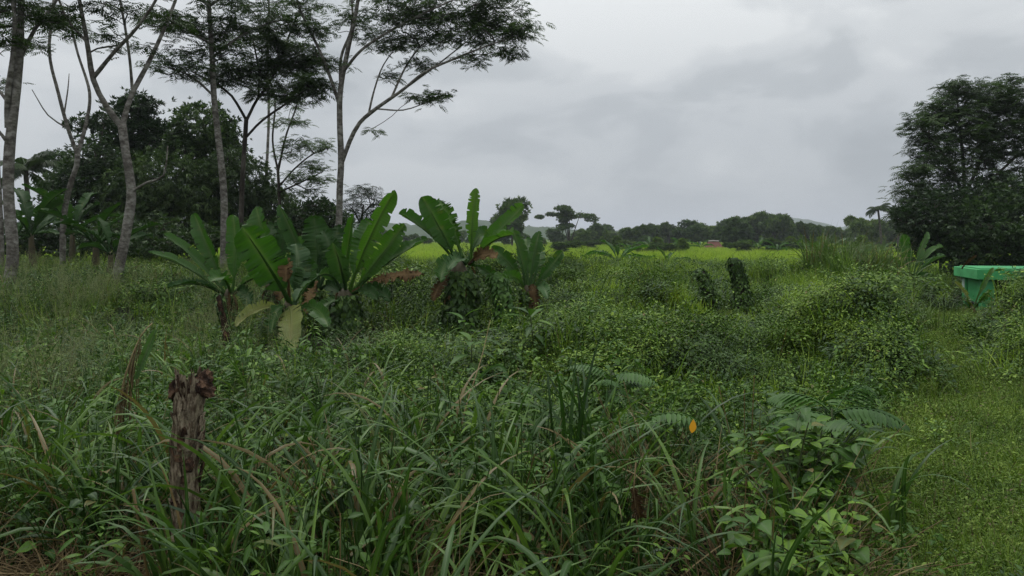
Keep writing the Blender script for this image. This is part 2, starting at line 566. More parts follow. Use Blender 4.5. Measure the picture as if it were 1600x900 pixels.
def hill(y0, x0, x1, prof, seed, depth=260):
    # a wooded ridge: heightfield with crown-sized bumps
    xs = np.linspace(x0, x1, 420)
    ys = np.linspace(-1, 1, 26)
    X, Yn = np.meshgrid(xs, ys)
    Y = y0 + Yn * depth
    px = 800 + X / y0 * F
    top = np.interp(px, [p[0] for p in prof], [(HZ - p[1]) / F * y0 + CZ for p in prof])
    hump = np.cos(Yn * math.pi / 2) ** 0.7
    Z = -2 + (top + 2) * hump
    b = (1 - np.abs(vnoise(X / 14, Y / 14, seed) * 2 - 1)) * 7 + vnoise(X / 5, Y / 5, seed + 3) * 3.5
    Z = Z + (b - 4) * np.clip(hump * 2, 0, 1)
    n, mm = X.shape
    i, j = np.meshgrid(np.arange(n - 1), np.arange(mm - 1), indexing='ij')
    q = np.stack([i * mm + j, i * mm + j + 1, (i + 1) * mm + j + 1, (i + 1) * mm + j], -1).reshape(-1, 4)
    return MB().add(np.stack([X, Y, Z], -1).reshape(-1, 3), q)


hm = plainmat('wooded_hill', (0.022, 0.042, 0.018), (0.05, 0.08, 0.03), 0.08, 0.95, 0.1, 0.6)
link('hills', hill(900, -640, 1100, [(-100, 362), (540, 352), (600, 355), (660, 356), (700, 350), (740, 350), (800, 356), (850, 360), (900, 366), (1150, 368), (1200, 362), (1300, 371), (1500, 372), (2000, 368)], 4).mesh('hills', hm), kind='structure')
link('hills.001', hill(1900, -1600, 2600, [(-300, 352), (500, 358), (700, 362), (900, 370), (1120, 368), (1170, 352), (1215, 342), (1250, 352), (1290, 364), (1320, 361), (1350, 352), (1400, 351), (1460, 356), (1700, 352), (2200, 350)], 9, 400).mesh('hills', hm), kind='structure')

# ------------------------------------------------------------------ leaf and blade templates


def tpl_from(mb):
    return mb.data()


def leaf_tpl(L=1.0, Wd=0.5, fold=0.25, droop=0.25, n=4, heart=False):
    # leaf along +x, 3 vertices across
    ts = np.linspace(0, 1, n + 1)
    if heart:
        w = np.interp(ts, [0, 0.12, 0.3, 0.6, 1], [0.55, 0.95, 1, 0.62, 0.0])
    else:
        w = np.interp(ts, [0, 0.2, 0.45, 0.75, 1], [0.05, 0.72, 1, 0.62, 0.0])
    V, m, t = [], [], []
    for k, tt in enumerate(ts):
        z = -droop * tt * tt * L
        ww = w[k] * Wd * L / 2
        V += [[tt * L, -ww, z + fold * ww], [tt * L, 0, z], [tt * L, ww, z + fold * ww]]
        m += [0, 1, 0]
        t += [tt] * 3
    q = []
    for k in range(n):
        a = k * 3
        q += [[a, a + 1, a + 4, a + 3], [a + 1, a + 2, a + 5, a + 4]]
    return MB().add(np.array(V), np.array(q), m=np.array(m), t=np.array(t)).data()


def rhomb_tpl(L=1.0, Wd=0.4, droop=0.15):
    V = np.array([[0, 0, 0], [0.45 * L, -Wd * L / 2, 0.03], [L, 0, -droop * L], [0.45 * L, Wd * L / 2, 0.03]])
    return MB().add(V, np.array([[0, 1, 2], [0, 2, 3]]), t=np.array([0, .5, 1, .5])).data()


def blades(mb, n, L, w, r, tilt, bend, rs, segs=6, mi=0, three=True, wexp=2.2, z0=0.0):
    for _ in range(n):
        az = rs.uniform(0, 2 * np.pi)
        th0 = rs.uniform(*tilt)
        kb = rs.uniform(*bend)
        ln = rs.uniform(*L)
        ww = rs.uniform(*w)
        rr = r * math.sqrt(rs.random())
        a0 = rs.uniform(0, 6.28)
        p = np.array([rr * math.cos(a0), rr * math.sin(a0), z0])
        h = np.array([math.cos(az), math.sin(az), 0])
        tw0 = rs.uniform(-0.6, 0.6)
        ds = ln / segs
        V, m, t = [], [], []
        for k in range(segs + 1):
            s = k / segs
            th = th0 + kb * s ** 1.6
            dirv = h * math.sin(th) + np.array([0, 0, math.cos(th)])
            side = np.array([-h[1], h[0], 0])
            nn = np.cross(dirv, side)
            tw = tw0 * s * 2
            sd = side * math.cos(tw) + nn * math.sin(tw)
            wd = ww / 2 * min(1, 0.35 + 3.5 * s) * max(0.0, 1 - s ** wexp)
            up = np.cross(sd, dirv)
            if three:
                V += [p - sd * wd + up * wd * 0.35, p.copy(), p + sd * wd + up * wd * 0.35]
                m += [0, 1, 0]
                t += [s] * 3
            else:
                V += [p - sd * wd, p + sd * wd]
                m += [0, 0]
                t += [s] * 2
            p = p + dirv * ds
        q = []
        c = 3 if three else 2
        for k in range(segs):
            a = k * c
            for e in range(c - 1):
                q.append([a + e, a + e + 1, a + c + e + 1, a + c + e])
        mb.add(np.array(V), np.array(q), v=rs.random(), m=np.array(m), t=np.array(t), mi=mi)


def ribbon(mb, pts, w, v, mi=0):
    # thin stem: three-sided tube
    tube(mb, pts, w, 3, v=v, cap=False, mi=mi)


def scatter_leaves(mb, tpl, P, D, up, size, vv, mi=0):
    Rm = frames(D, up) * size[:, None, None]
    addinst(mb, tpl, Rm, P, vv, mi)


def rdir(rs, n, zlo=-1.0, zhi=1.0):
    z = rs.uniform(zlo, zhi, n)
    a = rs.uniform(0, 2 * np.pi, n)
    r = np.sqrt(np.maximum(0, 1 - z * z))
    return np.stack([r * np.cos(a), r * np.sin(a), z], -1)


LEAF = leaf_tpl()
LEAFN = leaf_tpl(1, 0.3, 0.25, 0.3)
HEART = leaf_tpl(1, 0.85, 0.2, 0.3, 5, True)
LEAFS = leaf_tpl(1, 0.5, 0.25, 0.25, 2)
LEAFSN = leaf_tpl(1, 0.32, 0.25, 0.35, 2)
HEARTS = leaf_tpl(1, 0.8, 0.2, 0.3, 3, True)
RH = rhomb_tpl()
RHN = rhomb_tpl(1, 0.2, 0.25)
UPZ = np.array([0.0, 0.0, 1.0])

# ------------------------------------------------------------------ ground vegetation: prototypes and scattering


def proto(name, mb, mats):
    return bpy.data.objects.new(name, mb.mesh(name, mats))


def scatter(name, protos, pts, rot, scl, idx, label, cat):
    n = len(pts)
    me = bpy.data.meshes.new(name)
    me.vertices.add(n)
    me.vertices.foreach_set('co', np.asarray(pts, np.float32).ravel())
    for k, a, ty in (('rot', rot, 'FLOAT_VECTOR'), ('scl', scl, 'FLOAT_VECTOR')):
        at = me.attributes.new(k, ty, 'POINT')
        at.data.foreach_set('vector', np.asarray(a, np.float32).ravel())
    at = me.attributes.new('idx', 'INT', 'POINT')
    at.data.foreach_set('value', np.asarray(idx, np.int32))
    me.update()
    o = link(name, me, kind='stuff', label=label, category=cat)
    g = bpy.data.node_groups.new(name, 'GeometryNodeTree')
    g.interface.new_socket('Geometry', in_out='INPUT', socket_type='NodeSocketGeometry')
    g.interface.new_socket('Geometry', in_out='OUTPUT', socket_type='NodeSocketGeometry')
    gi, go = g.nodes.new('NodeGroupInput'), g.nodes.new('NodeGroupOutput')
    ip = g.nodes.new('GeometryNodeInstanceOnPoints')
    gti = g.nodes.new('GeometryNodeGeometryToInstance')
    for p in reversed(protos):
        oi = g.nodes.new('GeometryNodeObjectInfo')
        oi.inputs['Object'].default_value = p
        g.links.new(oi.outputs['Geometry'], gti.inputs[0])

    def na(nm, ty):
        a = g.nodes.new('GeometryNodeInputNamedAttribute')
        a.data_type = ty
        a.inputs['Name'].default_value = nm
        return [s for s in a.outputs if s.enabled and s.name == 'Attribute'][0]
    g.links.new(gi.outputs[0], ip.inputs['Points'])
    g.links.new(gti.outputs[0], ip.inputs['Instance'])
    ip.inputs['Pick Instance'].default_value = True
    g.links.new(na('idx', 'INT'), ip.inputs['Instance Index'])
    g.links.new(na('rot', 'FLOAT_VECTOR'), ip.inputs['Rotation'])
    g.links.new(na('scl', 'FLOAT_VECTOR'), ip.inputs['Scale'])
    g.links.new(ip.outputs[0], go.inputs[0])
    md = o.modifiers.new('scatter', 'NODES')
    md.node_group = g
    return o


def sample(n, d0, d1, px0, px1, rs, p=2.0):
    # ground points seen between two distances and two photo columns; p=2 is even per square metre
    u = rs.random(n)
    d = (d0 ** p + u * (d1 ** p - d0 ** p)) ** (1 / p) if p else d0 * (d1 / d0) ** u
    px = rs.uniform(px0, px1, n)
    return (px - 800) / F * d, d, px


def put(name, protos, x, y, rs, smin, smax, label, cat, tilt=0.12, dz=0.0, zs=(0.85, 1.2), grow=0.0, sc=None):
    n = len(x)
    s = rs.uniform(smin, smax, n) * (1 + grow * y)
    if sc is not None:
        s = s * sc
    rot = np.stack([rs.normal(0, tilt, n), rs.normal(0, tilt, n), rs.uniform(0, 6.283, n)], -1)
    scl = np.stack([s, s, s * rs.uniform(*zs, n)], -1)
    return scatter(name, protos, np.stack([x, y, H(x, y) + dz], -1), rot, scl, rs.integers(0, len(protos), n), label, cat)


def keepout(x, y, spots):
    q = 800 + x / y * F
    k = ~((q > 1474) & (q < 1590) & (y > 12.6) & (y < 23)) if len(spots) > 1 else np.ones(len(x), bool)
    for sx, sy, r in spots:
        k &= (x - sx) ** 2 + (y - sy) ** 2 > r * r
    return k


rs = np.random.default_rng(11)
# broad arching grass
PBLADE = []
for k in range(6):
    mb = MB()
    blades(mb, 7, (0.55, 1.15), (0.022, 0.046), 0.08, (0.05, 0.6), (0.7, 2.6), rs, 10)
    blades(mb, 3, (0.3, 0.6), (0.008, 0.016), 0.1, (0.1, 0.9), (0.4, 1.6), rs, 5)
    for q in range(3):
        az = rs.uniform(0, 6.28)
        h = rs.uniform(0.35, 0.7)
        s = np.linspace(0, 1, 5)[:, None]
        ribbon(mb, np.array([[rs.normal(0, .05), rs.normal(0, .05), 0]]) + s * np.array([[0.12 * math.cos(az), 0.12 * math.sin(az), h]]), 0.0032, 0.4)
    PBLADE.append(proto('blade_tuft', mb, M['blade']))
# dead straw in the grass
PSTRAW = []
for k in range(4):
    mb = MB()
    blades(mb, 12, (0.25, 0.7), (0.003, 0.012), 0.14, (0.5, 1.5), (0.1, 0.9), rs, 4, three=False)
    for q in range(7):
        a, e = rs.uniform(0, 6.28), rs.uniform(0.1, 1.2)
        L = rs.uniform(0.3, 0.8)
        s = np.linspace(0, 1, 5)[:, None]
        dv = np.array([[math.cos(a) * math.cos(e), math.sin(a) * math.cos(e), math.sin(e)]])
        ribbon(mb, rs.normal(0, .08, (1, 3)) * [1, 1, 0] + s * dv * L - s * s * np.array([[0, 0, 0.25 * L]]), 0.002, rs.random())
    PSTRAW.append(proto('straw_tuft', mb, M['straw']))
# fine seeding grass with open panicles
PPAN = []
for k in range(6):
    mb = MB()
    blades(mb, 16, (0.3, 0.7), (0.006, 0.013), 0.16, (0.05, 0.6), (0.3, 1.8), rs, 5, three=False, mi=1)
    for q in range(5):
        az, ln = rs.uniform(0, 6.28), rs.uniform(0.55, 1.0)
        lean = rs.uniform(0.02, 0.3)
        b0 = np.array([rs.normal(0, .1), rs.normal(0, .1), 0])
        s = np.linspace(0, 1, 6)[:, None]
        st = b0 + s * np.array([0, 0, ln]) + s * s * np.array([math.cos(az), math.sin(az), 0]) * lean
        ribbon(mb, st, 0.0019, 0.8)
        for b in range(12):
            f = rs.uniform(0.62, 1.0)
            p = np.array([np.interp(f, s[:, 0], st[:, c]) for c in range(3)])
            a2, L2 = rs.uniform(0, 6.28), rs.uniform(0.06, 0.17) * (1.25 - f * 0.6)
            dv = np.array([math.cos(a2), math.sin(a2), rs.uniform(0.2, 0.9)])
            dv = dv / np.linalg.norm(dv)
            e = p + dv * L2 - [0, 0, L2 * 0.15]
            ribbon(mb, np.array([p, (p + e) / 2 + [0, 0, .01], e]), 0.0009, 0.7)
            m2 = 5
            ff = rs.uniform(0.3, 1.05, m2)[:, None]
            pp = p + (e - p) * ff + rs.normal(0, 0.012, (m2, 3))
            scatter_leaves(mb, RH, pp, rdir(rs, m2), np.broadcast_to(UPZ, (m2, 3)) + rs.normal(0, .2, (m2, 3)), rs.uniform(0.008, 0.015, m2), rs.random(m2))
    PPAN.append(proto('panicle_tuft', mb, [M['panicle'], M['meadow']]))
# leafy scrub and creeper tangle
PSCRUB = []
for k in range(6):
    mb = MB()
    n = 130
    dd = rdir(rs, n, 0.0, 1.0)
    rr = rs.uniform(0.5, 1.0, n)[:, None]
    P = dd * rr * np.array([0.26, 0.26, 0.30])
    D = norm(dd * [1, 1, .25] + rs.normal(0, 0.6, (n, 3)) * [1, 1, .3] + [0, 0, -.08])
    scatter_leaves(mb, (LEAFS, HEARTS, LEAFSN)[k % 3], P, D, np.array([[0, 0, 1.0]]) + rs.normal(0, .24, (n, 3)), rs.uniform(0.024, 0.055, n) * (1, .9, 1.5)[k % 3], rs.random(n))
    for q in range(6):
        a = rs.uniform(0, 6.28)
        s = np.linspace(0, 1, 5)[:, None]
        e = np.array([math.cos(a) * 0.3, math.sin(a) * 0.3, rs.uniform(0.15, 0.4)])
        ribbon(mb, s * e - s * s * np.array([0, 0, .12]), 0.002, 0.3)
    blades(mb, 3, (0.2, 0.5), (0.005, 0.011), 0.15, (0.1, 0.8), (0.3, 1.6), rs, 4, three=False, mi=1)
    PSCRUB.append(proto('scrub_tuft', mb, [M['scrub'], M['meadow']]))
PDARK = []  # darker copies of scrub tufts, mostly standing in for shaded hollows
for p in PSCRUB[:3]:
    q = p.copy()
    q.data = p.data.copy()
    q.data.materials[0] = M['creeper']
    q.data.materials[1] = M['scrub']
    PDARK.append(q)
# upright leafy weeds
PWEED = []
for k in range(6):
    mb = MB()
    for q in range(5):
        az, h = rs.uniform(0, 6.28), rs.uniform(0.25, 0.62)
        b0 = np.array([rs.normal(0, .07), rs.normal(0, .07), 0])
        s = np.linspace(0, 1, 6)[:, None]
        st = b0 + s * [0, 0, h] + s * s * np.array([math.cos(az), math.sin(az), 0]) * rs.uniform(0.03, 0.2)
        ribbon(mb, st, 0.003, 0.4)
        n = 14
        f = rs.uniform(0.25, 1.0, n)
        P = np.stack([np.interp(f, s[:, 0], st[:, c]) for c in range(3)], -1)
        D = rdir(rs, n, -0.35, 0.45)
        P2 = P + D * rs.uniform(0.01, 0.05, n)[:, None]
        scatter_leaves(mb, HEART if k % 3 == 0 else (LEAF if k % 3 == 1 else LEAFN), P2, D, np.broadcast_to(UPZ, (n, 3)) + rs.normal(0, .3, (n, 3)), rs.uniform(0.022, 0.07, n) * (1.0 if k % 3 < 2 else 1.6), rs.random(n))
    PWEED.append(proto('weed_tuft', mb, M['weed']))
# short trodden ground cover
PCOVER = []
for k in range(5):
    mb = MB()
    n = 80
    rr = 0.16 * np.sqrt(rs.random(n))
    a = rs.uniform(0, 6.28, n)
    P = np.stack([rr * np.cos(a), rr * np.sin(a), rs.uniform(0.005, 0.055, n)], -1)
    scatter_leaves(mb, LEAF if k % 2 else RH, P, rdir(rs, n, -0.2, 0.6), np.broadcast_to(UPZ, (n, 3)) + rs.normal(0, .3, (n, 3)), rs.uniform(0.008, 0.021, n), rs.random(n))
    blades(mb, 40, (0.03, 0.11), (0.003, 0.006), 0.17, (0.1, 1.2), (0.1, 1.4), rs, 3, three=False)
    PCOVER.append(proto('cover_tuft', mb, M['cover']))
# meadow / field grass
PFIELD, PMEAD = [], []
for k in range(4):
    mb = MB()
    blades(mb, 34, (0.3, 0.62), (0.008, 0.016), 0.28, (0.0, 0.5), (0.2, 1.5), rs, 4, three=False)
    PMEAD.append(proto('meadow_tuft', mb, M['meadow']))
for k in range(4):
    mb = MB()
    blades(mb, 70, (0.3, 0.6), (0.012, 0.026), 0.5, (0.0, 0.45), (0.1, 1.3), rs, 3, three=False)
    PFIELD.append(proto('field_tuft', mb, M['field']))

# bushy creeper mounds
PMOUND = []
for k in range(6):
    mb = MB()
    for q in range(7):
        a, r = rs.uniform(0, 6.28), rs.uniform(0.0, 0.55)
        c = np.array([r * math.cos(a), r * math.sin(a), rs.uniform(0.0, 0.28)])
        ex = np.array([rs.uniform(.22, .42), rs.uniform(.22, .42), rs.uniform(.18, .36)])
        n = 330
        u = rdir(rs, n, -0.35, 1.0)
        lump = 0.6 + 0.7 * fbm(u[:, 0] * 3 + q, u[:, 1] * 3 + u[:, 2] * 3, k + 3)
        P = c + u * ex * (lump * rs.uniform(.75, 1.1, n))[:, None]
        D = norm(u * [1, 1, .25] + rs.normal(0, .6, (n, 3)) * [1, 1, .3] + [0, 0, -.1])
        scatter_leaves(mb, (LEAFS, HEARTS, LEAFSN)[k % 3], P, D, np.array([[0, 0, 1.0]]) + u * .25 + rs.normal(0, .22, (n, 3)), rs.uniform(.026, .058, n) * (1.5 if k % 3 == 2 else 1), np.clip(rs.normal(.5, .25, n), 0, 1))
    for q in range(14):
        a = rs.uniform(0, 6.28)
        s = np.linspace(0, 1, 6)[:, None]
        e = np.array([math.cos(a), math.sin(a), 0]) * rs.uniform(.3, .8) + [0, 0, rs.uniform(.35, .75)]
        st = s * e + s * (1 - s) * np.array([0, 0, .3])
        ribbon(mb, st, 0.003, 0.3)
        m2 = 9
        f = rs.uniform(.6, 1, m2)
        P = np.stack([np.interp(f, s[:, 0], st[:, c]) for c in range(3)], -1)
        scatter_leaves(mb, LEAF, P, rdir(rs, m2, -.5, .6), np.broadcast_to(UPZ, (m2, 3)) + rs.normal(0, .4, (m2, 3)), rs.uniform(.03, .06, m2), rs.random(m2))
    blades(mb, 26, (0.3, 0.75), (0.006, 0.013), 0.6, (0.05, 0.8), (0.4, 1.9), rs, 5, three=False, mi=1)
    PMOUND.append(proto('mound', mb, [M['creeper'] if k in (2, 5) else M['scrub'], M['meadow']]))

# where the stump and a few open spots are
OPEN = [((295 - 800) / F * 3.75, 3.75, 0.16)]
BAN = [((p - 800) / F * q, q, r) for p, q, r in ((535, 10.9, 0.8), (535, 9.9, .7), (713, 10.9, 0.8), (715, 9.9, .7), (787, 10.7, 0.7), (834, 11.2, 0.7), (448, 10.0, 0.5), (835, 10.2, .5))]
STP = [((p - 800) / F * q, q, r) for p, q, r in ((1158, 14.2, 0.7), (1158, 13.0, .6), (1108, 14.8, 0.7), (1106, 13.6, .5), (1508, 18.5, 1.2), (1510, 16.5, 1.0), (1515, 15.2, .8))]

rs = np.random.default_rng(5)
# foreground band of broad grass
x, y, px = sample(1500, 2.7, 5.2, -500, 1400, rs)
den = 0.38 - 0.26 * sm(px, 980, 1150) + 0.0 * x
den = np.where((px > 350) & (px < 620) & (y > 4.0), den * 0.5, den)
den = den * (1 - 0.9 * path_mask(x, y))
near = 1 - 0.55 * sm(y, 4.2, 5.2)
k = (rs.random(len(x)) < den * np.where(y < 3.4, .6, 1) * near * (0.45 + 0.9 * fbm(x * 1.3, y * 1.3, 4))) & keepout(x, y, OPEN)
k &= ~((px < 240) & (y < 3.7) & (y > 2.9))
put('broad_grass', PBLADE, x[k], y[k], rs, 0.6, 1.08, 'broad arching dark green grass along the front of the picture', 'grass')
# left clump of blue-green broad grass
x, y, px = sample(420, 4.6, 8.0, -400, 330, rs)
k = rs.random(len(x)) < 0.55
put('broad_grass', PBLADE, x[k], y[k], rs, 0.5, 0.8, 'blue green broad grass at the left, behind the straw heap', 'grass')
# dead straw
x, y, px = sample(900, 2.7, 5.0, -300, 1350, rs)
k = rs.random(len(x)) < 0.5 * (1 - path_mask(x, y))
put('dead_grass', PSTRAW, x[k], y[k], rs, 0.6, 1.1, 'dead brown straw and stalks tangled low between the front grass', 'dead grass', dz=0.03)
# leafy weeds
x, y, px = sample(2600, 2.7, 9.0, -400, 1480, rs)
den = 0.6 * (0.2 + 1.2 * fbm(x * 0.9 + 4, y * 0.9, 8)) * (1 - 0.95 * path_mask(x, y))
den = den * np.where(px < 330, 0.6, 1) * (1 - 0.5 * sm(y, 6, 9)) * np.where((px < 1000) & (y < 3.5), 0.45, 1)
den = den * np.where((px > 420) & (px < 920) & (y > 6.5), 0.3, 1)
k = (rs.random(len(x)) < den) & keepout(x, y, OPEN)
put('leafy_weeds', PWEED, x[k], y[k], rs, 0.6, 1.15, 'mixed leafy green weeds growing through the front grass', 'weeds', sc=np.where(px[k] > 1000, 0.75, 1.0))
# seeding panicle grass to the left
x, y, px = sample(5200, 4.4, 19, -500, 760, rs)
den = (1 - sm(px, 360, 600)) * 0.5 * sm(fbm(x * 0.8, y * 0.8, 15), 0.42, 0.68) * sm(y, 4.4, 6.0)
k = (rs.random(len(x)) < den) & keepout(x, y, BAN)
put('seeding_grass', PPAN, x[k], y[k], rs, 0.5, 0.92, 'fine hazy seeding grass spread below the pale trunks', 'grass', tilt=0.1)
x, y, px = sample(2200, 5.0, 18, -450, 620, rs, 1.6)
k = (rs.random(len(x)) < 0.9 * sm(fbm(x * 0.7 + 13, y * 0.7, 71), 0.42, 0.6)) & keepout(x, y, BAN)
put('broad_grass', PBLADE, x[k], y[k], rs, 0.4, 0.75, 'coarse dark grass tufts among the seeding grass on the left', 'grass')
x, y, px = sample(3000, 5.5, 18, -450, 900, rs, 1.6)
k = (rs.random(len(x)) < 0.95 * sm(fbm(x * 0.6 + 23, y * 0.6, 73), 0.36, 0.52)) & keepout(x, y, BAN)
put('dark_creeper', PDARK, x[k], y[k], rs, 0.6, 1.2, 'dark creeper and low weeds standing in for shaded gaps below the bananas', 'creeper', tilt=0.3)
x, y, px = sample(2600, 5.0, 17, -450, 560, rs, 1.7)
k = (rs.random(len(x)) < 0.75 * fbm(x * 0.6 + 3, y * 0.6, 61) * np.where(px > 400, .35, 1)) & keepout(x, y, BAN)
put('leafy_weeds', PWEED, x[k], y[k], rs, 0.6, 1.0, 'soft green weeds among the seeding grass on the left', 'weeds')
# meadow base under everything between the front and the field
x, y, px = sample(24000, 5.0, 42, -420, 2000, rs, 1.6)
nz = fbm(x * 0.3, y * 0.3, 31)
den = (0.25 + 1.1 * sm(nz, 0.42, 0.62)) * (1 - path_mask(x, y)) * np.where(px < 420, 0.35, 1)
den = den * (0.35 + 0.65 * sm(y, 9, 20)) * np.where((px < 480) & (y > 15), 0.25, 1) * (0.3 + 0.7 * sm(y, 14, 21))
k = (rs.random(len(x)) < den) & keepout(x, y, BAN + STP)
put('meadow_grass', PMEAD, x[k], y[k], rs, 0.55, 0.95, 'fresh green grass between the scrub mounds', 'grass', grow=0.012)
# scrub
x, y, px = sample(30000, 5.6, 44, -420, 2000, rs, 1.45)
den = (0.95 - 0.75 * sm(nz[:1].repeat(len(x)) * 0 + fbm(x * 0.3, y * 0.3, 31), 0.45, 0.66)) * (1 - 0.97 * path_mask(x, y))
den = den * np.where((px < 420) & (y < 20), 0.35, 1) * (1 - 0.75 * sm(y, 24, 40))
den = den * np.where((px > 1075) & (px < 1195) & (y > 11) & (y < 17.5), .12, 1) * np.where((px > 450) & (px < 900) & (y > 7) & (y < 11.5), .5, 1)
k = (rs.random(len(x)) < den) & keepout(x, y, BAN + STP)
put('scrub', PSCRUB, x[k], y[k], rs, 0.55, 1.15, 'low tangled green scrub and creepers over the mounds', 'scrub', tilt=0.3, grow=0.016, dz=-0.02)
# lime patches of young grass among the mounds
x, y, px = sample(8200, 12, 34, 620, 1500, rs, 1.5)
den = sm(fbm(x * 0.42 + 30, y * 0.3, 57) + 0.09 * sm(y, 17, 24), 0.52, 0.64) * (1 - path_mask(x, y)) * np.where((px < 890) & (y < 28), 0.08, 1)
k = (rs.random(len(x)) < den) & keepout(x, y, BAN + STP)
put('field_grass', PFIELD, x[k], y[k], rs, 0.45, 0.8, 'lime green patches of young grass among the scrub mounds', 'grass')
# dark creeper patches that stand in for shaded hollows
x, y, px = sample(10000, 7.5, 34, 480, 2000, rs, 1.4)
den = np.maximum(sm(fbm(x * 0.75 + 11, y * 0.6, 91), 0.48, 0.60), 0.7 * ((px < 900) & (y > 12) & (y < 27))) * (1 - path_mask(x, y))
k = (rs.random(len(x)) < den) & keepout(x, y, BAN[:2] + STP)
put('dark_creeper', PDARK, x[k], y[k], rs, 0.6, 1.25, 'patches of dark leafy creeper standing in for shaded hollows of the scrub mounds', 'creeper', tilt=0.3, grow=0.016)
x, y, px = sample(1400, 7.6, 29, 500, 1900, rs, 1.15)
den = np.where((px < 900) & (y < 12.5), .25, .9) * (1 - sm(path_mask(x, y), 0.0, 0.2)) * (0.35 + 0.9 * fbm(x * .35 + 40, y * .35, 83))
den = den * np.where((px > 1040) & (px < 1230) & (y > 9.5) & (y < 18.5), 0, 1) * np.where((px > 1400) & (px < 1600) & (y > 9) & (y < 23), 0, 1) * np.where((px > 1225) & (px <= 1400), .35, 1)
k = (rs.random(len(x)) < den) & keepout(x, y, BAN + STP)
put('bushy_mounds', PMOUND, x[k], y[k], rs, 0.4, 0.95, 'waist-high tangled mounds of leafy creeper and bushes in the middle distance', 'scrub', tilt=0.14, zs=(0.7, 1.4), dz=0.05)
# trodden path cover and general short cover
x, y, px = sample(26000, 2.6, 19, 700, 2000, rs, 1.5)
k = rs.random(len(x)) < 0.06 + 0.94 * path_mask(x, y)
put('short_grass', PCOVER, x[k], y[k], rs, 0.8, 1.5, 'short trodden grass and creeping weeds on the path', 'grass', grow=0.03, zs=(0.7, 1.4))
x, y, px = sample(5000, 5.4, 9, -400, 1300, rs, 1.6)
put('short_grass', PCOVER, x, y, rs, 0.8, 1.7, 'short creeping weeds under the tall front grass', 'grass', zs=(0.7, 1.5))
x, y, px = sample(2600, 3.0, 17, 1050, 2000, rs, 1.6)
k = (rs.random(len(x)) < path_mask(x, y) * 0.6 * sm(fbm(x * 1.1 + 5, y * 0.9, 23), 0.5, 0.62))
put('scrub', PSCRUB[:3] + PDARK, x[k], y[k], rs, 0.3, 0.7, 'flat creeping weeds spreading in patches over the path', 'weeds', tilt=0.2, zs=(0.2, 0.4), grow=0.02)
x, y, px = sample(900, 3.2, 15, 1050, 2000, rs, 1.6)
k = (rs.random(len(x)) < path_mask(x, y) * 0.2)
put('short_grass', PMEAD, x[k], y[k], rs, 0.15, 0.35, 'small upright grass tufts dotted over the path', 'grass', grow=0.01)
# bright open field
x, y, px = sample(36000, 26, 210, -450, 2050, rs, 1.35)
den = sm(y, 26, 46) * (1 - 0.8 * ((px < 480) & (y > 24)))
k = (rs.random(len(x)) < den * (0.35 + 1.2 * fbm(x * .09, y * .05, 17)))
put('field_grass', PFIELD, x[k], y[k], rs, 0.42, 0.8, 'bright yellow green grass of the open field beyond the mounds', 'grass', grow=0.010)

# ------------------------------------------------------------------ trees
def leafy_twig_tpl(rs, pairs=7, L=0.30):
    # feathery compound leaf: rachis with pairs of narrow pinnae
    mb = MB()
    n = pairs
    f = np.linspace(0.12, 1.0, n)
    P, D = [], []
    for k in range(n):
        for s in (-1, 1):
            P.append([f[k] * L, 0, -0.25 * L * f[k] ** 2])
            D.append([0.55, s * 1.0, -0.28 + rs.normal(0, .1)])
    P, D = np.array(P), norm(np.array(D))
    sz = 0.115 * np.repeat(np.sin(np.pi * (0.18 + 0.72 * f)), 2) * (L / 0.3)
    scatter_leaves(mb, rhomb_tpl(1, 0.34, 0.1), P, D, np.broadcast_to(UPZ, P.shape), sz, np.full(len(P), 0.5))
    return mb.data()


TWIG = leafy_twig_tpl(np.random.default_rng(2))
TWIG2 = leafy_twig_tpl(np.random.default_rng(3), 5, 0.30)


def cluster_tpl(rs, n=7, narrow=False):
    mb = MB()
    D = rdir(rs, n, -0.55, 0.5)
    D[:, 0] = np.abs(D[:, 0]) + 0.25
    D = norm(D)
    scatter_leaves(mb, RHN if narrow else RH, D * 0.12, D, np.broadcast_to(UPZ, D.shape) + rs.normal(0, .3, D.shape), rs.uniform(0.6, 1.0, n), rs.random(n))
    return mb.data()


CLUST = cluster_tpl(np.random.default_rng(4))
CLUSTN = cluster_tpl(np.random.default_rng(5), 9, True)


def limb_pts(spec, d, step=0.22):
    # spec rows: photo column, photo row, depth offset, half-width in photo pixels
    P = np.array([[*PX(a, b, d + c), r * (0.57 if r > 3.2 else 0.65) / F * d] for a, b, c, r in spec])
    return crom(P, step)


